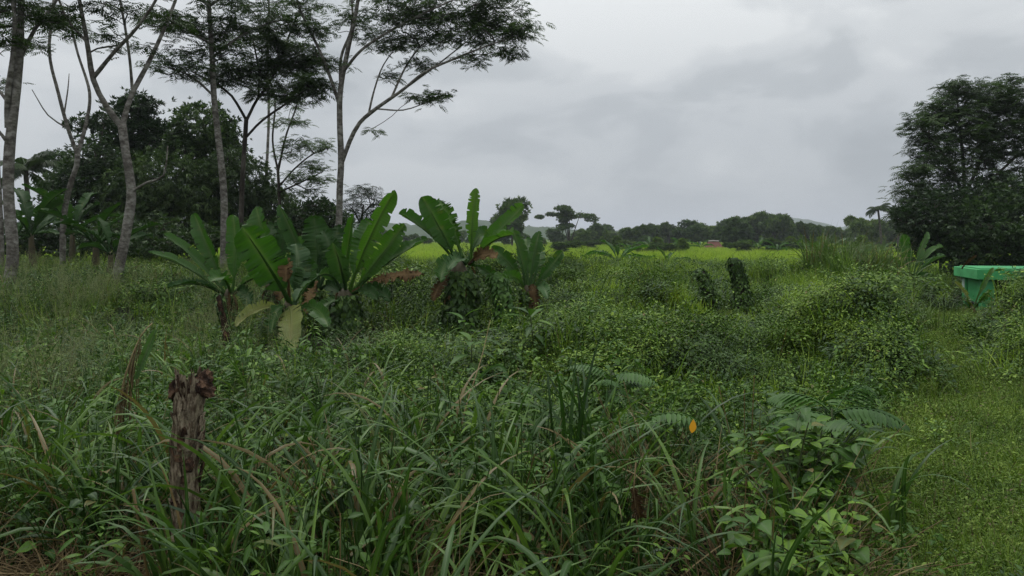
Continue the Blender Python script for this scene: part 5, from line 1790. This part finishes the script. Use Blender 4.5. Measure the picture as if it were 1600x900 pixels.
pinnate_plant('pinnate_sapling', 'sapling with long feather-like fronds reaching over the path', 4.6, 1300, .66, 7, .52, 12, 641, 'fern', [0.1, .7, -.6, 2.2, 3.3, 1.4, -1.6], .34)
pinnate_plant('pinnate_sapling', 'fern-like sapling behind the front grass at centre', 5.6, 955, .72, 8, .42, 12, 642, 'fern', None, .3)
pinnate_plant('pinnate_sapling', 'lower feathery sapling right of the tall centre blades', 5.0, 1010, .55, 6, .4, 10, 643, 'fern', None, .3)

# ------------------------------------------------------------------ broken stump in the foreground
D0 = 3.75
sx0 = (297 - 800) / F * D0
sbase = np.array([sx0, D0, float(H(sx0, D0)) - .06])
stz = PX(295, 590, D0)[2]
sroot = thing('tree_stump', 'weathered broken post-like stump with flaking bark at lower left', 'stump', sbase)
rs = np.random.default_rng(71)
nr, ns = 130, 84
hh = stz - sbase[2]
zz_ = np.linspace(0, 1, nr)
th = np.linspace(0, 2 * np.pi, ns, endpoint=False)
TH, Zg = np.meshgrid(th, zz_)
rad0 = np.interp(Zg, [0, .15, .5, .8, .92, 1], [.076, .064, .059, .062, .071, .066])
flak = fbm(TH * 2.2 + 7, Zg * 9, 41, 4)
ridge = np.abs(vnoise(TH * 5.1 + 2 * fbm(TH, Zg * 6, 9), Zg * 7, 5) * 2 - 1) + .5 * np.abs(vnoise(TH * 11, Zg * 22, 6) * 2 - 1)
gouge = sm(fbm(np.cos(TH) * 2 + 4, np.sin(TH) * 2 + Zg * 5, 77, 3), .55, .72)
rad0 = rad0 * (1 + .42 * (flak - .5) + .16 * (ridge - .6) - .30 * gouge)
lx = -.045 * (1 - Zg) + .012 * np.sin(Zg * 7)
topj = 1 + sm(Zg, .80, 1.0) * (.14 * (vnoise(TH * 2.2, TH * 0 + 3, 8) - .6) + (rs.random((1, ns)) - .5) * .05)
rad0 = rad0 * (1 - .28 * np.exp(-((TH - 4.35 - .25 * np.sin(Zg * 6)) / .10) ** 2) * sm(Zg, .25, .5))
VV = np.stack([rad0 * np.cos(TH) + lx, rad0 * np.sin(TH), Zg * hh * topj], -1).reshape(-1, 3)
i, j = np.meshgrid(np.arange(nr - 1), np.arange(ns), indexing='ij')
q = np.stack([i * ns + j, i * ns + (j + 1) % ns, (i + 1) * ns + (j + 1) % ns, (i + 1) * ns + j], -1).reshape(-1, 4)
mb = MB()
mb.add(VV, q)
link('trunk', mb.mesh('trunk', M['stump']), sroot)
mb = MB()   # rotten hollow top
c = np.array([0, 0, hh * .955])
ring = VV.reshape(nr, ns, 3)[-4] * [.93, .93, 1]
ctr = np.array([[0.0, 0, hh * .93]])
inner = ring * .55 + ctr * .45 + rs.normal(0, .012, (ns, 3))
k = np.arange(ns)
mb.add(np.vstack([ring, inner, ctr]), [np.stack([k, (k + 1) % ns, ns + (k + 1) % ns, ns + k], -1), np.stack([ns + k, ns + (k + 1) % ns, np.full(ns, 2 * ns)], -1)])
link('rotten_top', mb.mesh('rotten_top', M['rot']), sroot)


def chunk(c, s, seed, mat, name, stretch=(1, 1, 1)):
    r2 = np.random.default_rng(seed)
    n1, n2 = 9, 12
    u, v = np.meshgrid(np.linspace(0.05, np.pi - .05, n1), np.linspace(0, 2 * np.pi, n2, endpoint=False), indexing='ij')
    rr = s * (1 + .7 * (r2.random(u.shape) - .5))
    V = np.stack([rr * np.sin(u) * np.cos(v) * stretch[0], rr * np.sin(u) * np.sin(v) * stretch[1], rr * np.cos(u) * stretch[2]], -1).reshape(-1, 3) + c
    i, j = np.meshgrid(np.arange(n1 - 1), np.arange(n2), indexing='ij')
    q = np.stack([i * n2 + j, i * n2 + (j + 1) % n2, (i + 1) * n2 + (j + 1) % n2, (i + 1) * n2 + j], -1).reshape(-1, 4)
    m = MB()
    m.add(V, q)
    link(name, m.mesh(name, M[mat], False), sroot)


chunk(np.array([.074, -.02, hh * .965]), .040, 1, 'rot', 'knot')
chunk(np.array([.10, -.03, hh * .94]), .030, 2, 'rot', 'knot', (1.3, 1, .9))
chunk(np.array([.08, 0, hh * 1.0]), .030, 3, 'rot', 'knot', (1, 1, 1.2))
chunk(np.array([-.073, -.02, hh * .94]), .028, 4, 'rot', 'knot', (.8, 1, 1.6))
chunk(np.array([.02, -.062, hh * .62]), .024, 5, 'rot', 'knot', (1, .6, 1.3))
chunk(np.array([-.045, -.06, hh * .45]), .022, 6, 'rot', 'knot', (1.2, .6, .9))
for k in range(130):                      # loose flakes and splinters of bark
    a, z = rs.uniform(0, 6.28), rs.uniform(.08, 1.0) ** .6
    o = np.array([math.cos(a), math.sin(a), 0])
    tgn = np.array([-o[1], o[0], 0])
    p = o * (.060 + .008 * rs.random()) + np.array([-.045 * (1 - z), 0, z * hh * .97])
    L, w = rs.uniform(.025, .09), rs.uniform(.008, .024)
    lift = rs.uniform(.003, .018)
    V = np.array([p - tgn * w, p + tgn * w, p + tgn * w * rs.uniform(.2, .9) + UPZ * L + o * lift, p - tgn * w * rs.uniform(.2, .9) + UPZ * L * rs.uniform(.7, 1) + o * lift])
    V = np.vstack([V, V - o * .006])
    m = MB()
    m.add(V, np.array([[0, 1, 2, 3], [7, 6, 5, 4], [0, 4, 5, 1], [1, 5, 6, 2], [2, 6, 7, 3], [3, 7, 4, 0]]))
    link('bark_flake', m.mesh('bark_flake', M['rot' if rs.random() < .35 else 'stump'], False), sroot)

reed_clump('grass_clump', 'broad green grass blades crossing in front of the broken stump', 3.42, 288, .16, .05, 6, (.5, .95), (.02, .036), 616, 'blade')
reed_clump('grass_clump', 'fresh green grass blades arching at the right foot of the broken stump', 3.5, 345, .12, .06, 4, (.4, .8), (.02, .034), 617, 'blade')

# ------------------------------------------------------------------ small things in the foreground
# orange leaf standing on a weed
po = PX(1081, 665, 4.1)
oroot = thing('fallen_leaf', 'small bright orange leaf caught upright on the weeds at centre right', 'leaf', po - [0, 0, .06])
lb = MB()
scatter_leaves(lb, leaf_tpl(1, .55, .18, .1, 8), np.array([[0, 0, .02]]), np.array([[.12, -.1, 1.0]]), np.array([[0.1, -1.0, .1]]), np.array([.075]), np.array([.5]))
link('blade', lb.mesh('blade', M['orange']), oroot)
lb = MB()
tube(lb, np.array([[0, 0, -.5], [0.005, 0, -.25], [0, 0, .02]]), .0022, 5)
link('stalk', lb.mesh('stalk', M['stem']), oroot)

# bent dry stalk left of the stump
d1 = 5.0
sb = on_ground(176, d1)
droot = thing('dry_stalk', 'tall drooping straw-coloured stalk bundle left of the broken stump', 'stalk', sb)
rs = np.random.default_rng(81)
m = MB()
P = np.array([PX(180, 700, d1), PX(190, 620, d1), PX(203, 565, d1), PX(222, 522, d1 + .05), PX(238, 505, d1 + .1)]) - sb
tube(m, crom(np.vstack([[[0, 0, 0]], P]), .05), np.linspace(.008, .004, len(crom(np.vstack([[[0, 0, 0]], P]), .05))), 5, v=.8)
link('stem', m.mesh('stem', M['straw']), droot)
m = MB()
for k in range(26):
    f = rs.uniform(0, 1)
    p = P[1] * (1 - f) + P[3] * f + rs.normal(0, .008, 3)
    L = rs.uniform(.25, .5)
    s = np.linspace(0, 1, 6)[:, None]
    e = np.array([rs.normal(-.05, .02), rs.normal(0, .03), -L])
    tube(m, p + s * e + s * (1 - s) * np.array([-.04, 0, .05]), .0035, 4, v=rs.random())
link('dry_strands', m.mesh('dry_strands', M['straw']), droot)
m = banana_leaf(PX(212, 592, d1) - sb, PX(222, 565, d1) - sb, PX(243, 515, d1) - sb, .075, C0 + [.3, 0, 0], .3, 0, 5, .02)
link('leaf', m.mesh('leaf', M['banana_pale']), droot)

# withered leaf hanging in the front grass
wl = PX(990, 765, 3.4)
m = MB()
wroot = thing('withered_leaf', 'crumpled red brown dead leaf hanging in the front grass', 'leaf', wl)
V, Fs, A = banana_leaf(np.zeros(3), np.array([.01, 0, -.05]), np.array([.03, .01, -.13]), .085, C0, .6, .6, 9, .05, .15).data()
m.add(V, [f for f, _ in Fs], v=A['v'], m=A['m'], t=A['t'])
link('blade', m.mesh('blade', M['banana_dry']), wroot)
m = MB()
tube(m, np.array([[.03, .01, -.55], [.02, 0, -.2], [0, 0, 0], [.01, 0, .12]]), .003, 4)
link('stalk', m.mesh('stalk', M['straw']), wroot)

# straw heap bottom left
rs = np.random.default_rng(91)
hb = on_ground(70, 3.55)
hroot = thing('straw_heap', 'heap of brown cut straw at the bottom left corner', 'straw', hb)
m = MB()
for k in range(420):
    a = rs.normal(0, .5) + (math.pi if rs.random() < .5 else 0)
    L = rs.uniform(.12, .5)
    r = math.sqrt(rs.random())
    aa = rs.uniform(0, 6.28)
    c = np.array([.75 * r * math.cos(aa), .28 * r * math.sin(aa), .05 + .18 * (1 - r * r) * rs.random()])
    e = np.array([math.cos(a) * L, math.sin(a) * L * .6, rs.normal(.02, .06)])
    s = np.linspace(-.5, .5, 4)[:, None]
    tube(m, c + s * e + (.25 - s * s) * np.array([0, 0, rs.uniform(0, .1)]), rs.uniform(.0016, .0036), 4, v=rs.random())
link('straws', m.mesh('straws', M['straw']), hroot)['kind'] = 'stuff'

# fallen branch on the path edge
fa, fb_ = on_ground(1512, 11.6), on_ground(1546, 11.1)
fa[2] += .06
fb_[2] += .05
lroot = thing('fallen_branch', 'short grey fallen branch lying at the foot of the right bank', 'branch', fa)
m = MB()
tube(m, crom(np.array([[0, 0, 0], (fb_ - fa) * .45 + [0, 0, .03], fb_ - fa]), .08), .024, 8, rough=.3, seed=3)
link('wood', m.mesh('wood', M['bark_grey']), lroot)
m = MB()
tube(m, np.array([(fb_ - fa) * .3 + [0, 0, .02], (fb_ - fa) * .34 + [0, .05, .14]]), np.array([.012, .006]), 6)
link('twig', m.mesh('twig', M['bark_grey']), lroot)

# thin dead stalk crossing the centre
sb = on_ground(712, 5.2)
troot = thing('grass_stalk', 'single thin pale stalk leaning across the dark gap at centre', 'stalk', sb)
m = MB()
P = crom(np.array([[0, 0, 0], PX(722, 660, 5.3) - sb, PX(752, 560, 5.6) - sb, PX(766, 500, 5.8) - sb]), .08)
tube(m, P, np.linspace(.007, .002, len(P)), 5, v=.7)
link('stem', m.mesh('stem', M['straw']), troot)
lf = banana_leaf(PX(750, 590, 5.5) - sb, PX(790, 545, 5.4) - sb, PX(797, 612, 5.3) - sb, .035, C0, .4, 0, 3, .02)
link('leaf', lf.mesh('leaf', M['banana_pale']), troot)

# long seed stalks at centre right
sb = on_ground(985, 4.2)
troot = thing('seed_stalks', 'bundle of thin straw-coloured seed stalks above the front grass at centre', 'stalks', sb)
rs = np.random.default_rng(95)
for k in range(13):
    m = MB()
    e = PX(rs.uniform(915, 985), rs.uniform(590, 690), 4.2 + rs.normal(0, .15)) - sb
    b0_ = np.array([rs.uniform(-.02, .12), rs.normal(0, .06), 0])
    P = crom(np.array([b0_, (b0_ + e) / 2 + [.05, 0, .05], e]), .06)
    tube(m, P, np.linspace(.0035, .0015, len(P)), 4, v=rs.random())
    link('stalk', m.mesh('stalk', M['straw']), troot)

# ------------------------------------------------------------------ green shelter
MG = plainmat('green_paint', (0.035, 0.22, 0.07), (0.065, 0.35, 0.12), 2.0, 0.7, 0.25, 0.3)
MGD = plainmat('darker_green_paint', (0.035, 0.20, 0.075), (0.065, 0.31, 0.12), 2.2, 0.7, 0.25, 0.25)  # slightly darker green for the front wall, corner pillar and roof slab
MP = plainmat('pale_patch', (0.30, 0.42, 0.36), (0.42, 0.52, 0.46), 6, .8, .2, .2)
MK = plainmat('dark_interior', (0.012, 0.014, 0.014), (0.03, 0.032, 0.03), 3, .9, .1, .2)  # near-black colour stands in for the shade inside the shelter
Cc = PX(1527, 421, 20.0)
El = PX(1490, 420, 22.4)
dl = norm((El - Cc) * [1, 1, 0])
dr = np.array([dl[1], -dl[0], 0])
LL, LR = float(np.linalg.norm((El - Cc)[:2])), 4.6
ztop = Cc[2]
gz = float(H(Cc[0] + 1, Cc[1] + 1)) - .3
shb = np.array([Cc[0], Cc[1], gz])
sroot2 = thing('green_shelter', 'small flat-roofed green painted concrete shelter at the right edge', 'shelter', shb)
AX = np.stack([dl, dr, UPZ], -1)


def sbox(name, a0, a1, b0, b1, z0, z1, mat, parent=None, bev=.015):
    # box in shelter axes: a along the left side going back, b along the front going right
    c = Cc + dl * (a0 + a1) / 2 + dr * (b0 + b1) / 2
    c[2] = (z0 + z1) / 2
    m = MB()
    box(m, c - shb, (a1 - a0, b1 - b0, z1 - z0), ax=AX)
    o = link(name, m.mesh(name, mat, False), parent or sroot2)
    bv = o.modifiers.new('bevel', 'BEVEL')
    bv.width = bev
    bv.segments = 2
    return o


rf = sbox('roof', 0, LL, 0, LR, ztop - .27, ztop, MG)
sbox('roof_slab', .12, LL - .12, .12, LR - .12, ztop + .002, ztop + .03, MGD, rf)
o_ = .13
zb = ztop - .27
sbox('pillar', LL - .75, LL - .35, o_, o_ + .3, gz, zb - .002, MG)
pl = sbox('pillar', o_, o_ + .3, o_, o_ + .3, gz, zb - .002, MGD)
sbox('wall', o_ + .03, o_ + .2, o_ + .62, LR - .3, gz, zb - .002, MGD)
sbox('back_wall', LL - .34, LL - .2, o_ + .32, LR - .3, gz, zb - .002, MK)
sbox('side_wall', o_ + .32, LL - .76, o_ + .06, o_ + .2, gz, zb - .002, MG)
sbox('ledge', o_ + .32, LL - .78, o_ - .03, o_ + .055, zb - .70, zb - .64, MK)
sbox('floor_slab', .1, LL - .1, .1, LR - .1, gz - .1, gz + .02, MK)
sbox('notice', LL - .70, LL - .42, o_ - .012, o_ - .001, zb - .42, zb - .06, MP, None, .002)

# ------------------------------------------------------------------ far hut
MR = plainmat('red_roof', (0.085, 0.034, 0.026), (0.14, 0.056, 0.043), 2.0, .8, .2, .3)
MT = plainmat('pale_ridge', (0.22, 0.20, 0.18), (0.33, 0.31, 0.28), 2.0, .7, .2, .2)
MW = plainmat('hut_wall', (0.10, 0.075, 0.05), (0.17, 0.13, 0.09), 2.0, .8, .2, .3)
hb = on_ground(1115, 118)
hr = thing('field_hut', 'small far hut with a reddish roof and pale ridge before the treeline', 'hut', hb)
zr = PX(0, 377, 118)[2] - hb[2]
ze = PX(0, 391, 118)[2] - hb[2]
m = MB()
hw, hd_ = 1.6, 1.5
V = np.array([[-hw, -hd_, ze], [hw, -hd_, ze], [hw, hd_, ze], [-hw, hd_, ze], [-hw * .45, 0, zr], [hw * .45, 0, zr]])
V = np.vstack([V, V - [0, 0, .1]])
m.add(V, [np.array([[0, 1, 5, 4], [2, 3, 4, 5], [7, 6, 10, 11], [9, 8, 11, 10], [0, 6, 7, 1], [2, 8, 9, 3], [1, 7, 8, 2], [3, 9, 6, 0]]), np.array([[1, 2, 5], [3, 0, 4]])])
rfo = link('roof', m.mesh('roof', MR, False), hr)
m = MB()
tube(m, np.array([[-hw * .5, 0, zr], [0, 0, zr + .06], [hw * .5, 0, zr]]), .13, 8)
link('ridge_cover', m.mesh('ridge_cover', MT, False), rfo)
m = MB()
box(m, (0, .2, ze / 2), (hw * 1.7, hd_ * 1.5, ze - .12))
link('wall', m.mesh('wall', MW, False), hr)
for sx in (-1, 1):
    for sy in (-1, 1):
        m = MB()
        tube(m, np.array([[sx * hw * .92, sy * hd_ * .92, 0], [sx * hw * .92, sy * hd_ * .92, ze - .02]]), .06, 8)
        link('post', m.mesh('post', MW), hr)

# ------------------------------------------------------------------ far treeline
def far_tree_proto(name, seed, kind):
    rs = np.random.default_rng(seed)
    root = thing(name, '', 'tree', (0, 0, 0))
    tr, cr = MB(), MB()
    if kind == 'tall':       # bare stems with flat tiers
        h = 9.0
        tips = []
        for q in range(5):
            a = rs.uniform(0, 6.28)
            e = np.array([math.cos(a) * rs.uniform(.8, 2.6), math.sin(a) * rs.uniform(.8, 2.6), h * rs.uniform(.75, 1)])
            s = np.linspace(0, 1, 8)[:, None]
            tube(tr, np.array([[0, 0, 0]]) + s * [0, 0, 3.2] * (s < 2) + (s ** 1.6) * (e - [0, 0, 3.2]), np.linspace(.16, .04, 8), 6)
            for w in range(5):
                tips.append(e * [1, 1, rs.uniform(.62, 1)] + rs.normal(0, 1, 3) * [1.5, 1.5, .5])
        for c in tips:
            n = 130
            u = rdir(rs, n) * (rs.random(n) ** .4)[:, None]
            P = c + u * [1.3, 1.3, .38] * rs.uniform(.6, 1.1)
            scatter_leaves(cr, CLUST, P, norm(u + rs.normal(0, .5, (n, 3))), np.broadcast_to(UPZ, (n, 3)) + rs.normal(0, .3, (n, 3)), rs.uniform(.25, .42, n), rs.random(n))
    else:
        h = 7.0
        tube(tr, np.array([[0, 0, 0], [.1, 0, 2], [0, .1, 4], [0, 0, 5.5]]), np.array([.2, .17, .12, .06]), 7)
        nb = {'round': 6, 'wide': 9, 'bamboo': 8}[kind]
        for q in range(nb):
            if kind == 'round':
                c = np.array([rs.normal(0, .8), rs.normal(0, .8), rs.uniform(2.2, 5.4)])
                ex = np.array([1.9, 1.9, 1.6]) * rs.uniform(.75, 1)
            elif kind == 'wide':
                c = np.array([rs.normal(0, 1.8), rs.normal(0, 1.6), rs.uniform(1.4, 5.6)])
                ex = np.array([1.6, 1.6, .9]) * rs.uniform(.7, 1.1)
            else:
                c = np.array([rs.normal(0, 1.5), rs.normal(0, 1.2), rs.uniform(1.5, 6.2)])
                ex = np.array([1.2, 1.2, 1.5]) * rs.uniform(.6, 1.1)
            n = 260
            u = rdir(rs, n, -.8, 1)
            lump = .45 + 1.0 * fbm(u[:, 0] * 3 + q, u[:, 1] * 3 + u[:, 2] * 3, seed, 3)
            P = c + u * ex * (lump * rs.uniform(.6, 1.05, n))[:, None]
            scatter_leaves(cr, CLUSTN if kind == 'bamboo' else CLUST, P, norm(u + rs.normal(0, .5, (n, 3)) - [0, 0, .2]), norm(u + [0, 0, .7]), rs.uniform(.35, .75, n) * (1.3 if kind == 'bamboo' else 1), rs.random(n))
            tube(tr, np.array([[0, 0, 1.8], (c + [0, 0, 2]) / 2, c + [0, 0, .4]]), np.array([.09, .06, .03]), 5)
    link('trunk', tr.mesh('trunk', M['bark_dark']), root)
    link('crown', cr.mesh('crown', M['farleaf'] if kind != 'bamboo' else M['scrub']), root)
    return root


names = {'round': 'round_tree', 'wide': 'spreading_tree', 'bamboo': 'bamboo_clump', 'tall': 'tiered_tree'}
protos = {}
for kk, sd_ in (('round', 701), ('wide', 702), ('bamboo', 703), ('tall', 704)):
    protos[kk] = far_tree_proto(names[kk], sd_, kk)
bushmesh = {}
for kk in ('wide', 'bamboo'):
    bushmesh[kk] = protos[kk].children[1].data.copy()
    bushmesh[kk].materials[0] = M['scrub']
used = set()
proto_h = {kk: float(np.percentile([v.co.z for v in o.children[1].data.vertices], 99.7)) for kk, o in protos.items()}


def far_tree(kk, px, ytop, d, label, rz, widen=1.0):
    o = protos[kk]
    b = on_ground(px, d)
    sc = (PX(0, ytop, d)[2] - b[2]) / proto_h[kk]
    if kk not in used:
        used.add(kk)
        c = o
        c.location = tuple(b)
        c.rotation_euler = (0, 0, rz)
        c['label'] = label
        c['group'] = 'far treeline beyond the field'
    else:
        c = copy_tree(o, b, rz, sc, label, 'far treeline beyond the field')
    c.scale = (sc * widen, sc * widen, sc)


far_tree('tall', 890, 318, 150, 'flat-topped tall tree standing alone on the skyline right of the bananas', .4, 1.0)
far_tree('round', 800, 320, 130, 'rounded skyline tree just behind the middle banana leaves', 1.1, .75)
far_tree('round', 1150, 346, 128, 'dark round tree right of the red roofed hut', 2.1, 1.05)
far_tree('tall', 1212, 340, 190, 'thin bare-stemmed tree on the skyline above the hills', 2.0, .7)
far_tree('wide', 1358, 342, 135, 'pale leafy tree under the distant coconut palm', .2, .8)
line = []
rs = np.random.default_rng(99)
kinds = ['wide', 'round', 'bamboo', 'wide', 'wide', 'round']
for k, px in enumerate(np.linspace(905, 1420, 54)):
    yt = np.interp(px, [905, 960, 1000, 1040, 1060, 1090, 1130, 1180, 1210, 1260, 1300, 1360, 1420], [356, 350, 354, 350, 344, 350, 346, 338, 340, 354, 358, 356, 344]) + rs.uniform(-4, 17)
    line.append((px + rs.uniform(-6, 6), yt, rs.uniform(140, 215), kinds[rs.integers(0, 6)]))
for px in np.linspace(560, 900, 14):
    line.append((px + rs.uniform(-8, 8), rs.uniform(360, 374), rs.uniform(150, 220), kinds[rs.integers(0, 6)]))
for px in np.linspace(1430, 1560, 6):
    line.append((px, rs.uniform(345, 360), rs.uniform(110, 150), kinds[rs.integers(0, 6)]))
line.sort()
ordw = ['first', 'second', 'third', 'fourth', 'fifth', 'sixth', 'seventh', 'eighth', 'ninth', 'tenth', 'eleventh', 'twelfth', 'thirteenth', 'fourteenth', 'fifteenth', 'sixteenth', 'seventeenth', 'eighteenth', 'nineteenth', 'twentieth', 'twenty-first', 'twenty-second', 'twenty-third', 'twenty-fourth', 'twenty-fifth', 'twenty-sixth', 'twenty-seventh', 'twenty-eighth', 'twenty-ninth', 'thirtieth', 'thirty-first', 'thirty-second', 'thirty-third', 'thirty-fourth', 'thirty-fifth', 'thirty-sixth', 'thirty-seventh', 'thirty-eighth', 'thirty-ninth', 'fortieth', 'forty-first', 'forty-second']
cn = {}
desc = {'wide': 'spreading tree', 'round': 'rounded tree', 'bamboo': 'feathery bamboo clump'}
for px, yt, d, kk in line:
    i_ = cn.get(kk, 0)
    cn[kk] = i_ + 1
    far_tree(kk, px, yt, d, f'{desc[kk]} in the far treeline, {ordw[i_]} of its kind from the left', rs.uniform(0, 6.28), rs.uniform(.6, 1.3))

# lighter bushes and two palms before the treeline
pal = [o for o in COL.objects if o.name.startswith('coconut_palm') and o.parent is None][1]
for k_, (px_, yt_, d_l, lab_) in enumerate([(1262, 352, 165, 'far palm above the treeline, left of the skyline coconut palm'), (1046, 352, 175, 'far palm in the treeline left of the hut'), (1402, 346, 130, 'far palm half hidden by the towering right tree')]):
    b_ = on_ground(px_, d_l)
    c_ = copy_tree(pal, b_, k_ * 1.3, .7, lab_)
lowk = ['wide', 'bamboo']
for k_, px_ in enumerate(np.linspace(880, 1400, 20)):
    px_ = px_ + rs.uniform(-10, 10)
    if abs(px_ - 1115) < 26:
        continue
    d_l = rs.uniform(85, 120)
    kk = lowk[k_ % 2]
    o = protos[kk]
    b_ = on_ground(px_, d_l)
    sc = rs.uniform(1.1, 2.2) / proto_h[kk]
    c_ = copy_tree(o, b_, rs.uniform(0, 6.28), sc, f'low light green bush along the far edge of the field, {ordw[k_]} from the left', 'bushes along the far edge of the field')
    c_.name = 'field_bush'
    c_['category'] = 'bush'
    c_.scale = (sc * 1.5, sc * 1.5, sc)
    c_.children[1].data = bushmesh[kk]

# ------------------------------------------------------------------ damp air
hz_ = MB()
box(hz_, (0, 1880, 42), (7600, 3860, 100))
m_, t_, out_ = newmat('haze')
pv = nd(t_, 'ShaderNodeVolumePrincipled')
pv.inputs['Color'].default_value = (0.86, 0.91, 1.0, 1)
pv.inputs['Density'].default_value = 0.00032
pv.inputs['Anisotropy'].default_value = 0.2
lk(t_, pv.outputs[0], out_.inputs['Volume'])
ho = link('haze', hz_.mesh('haze', m_, False), kind='stuff', label='thin damp haze that pales the far trees and hills', category='haze')
ho.display_type = 'WIRE'
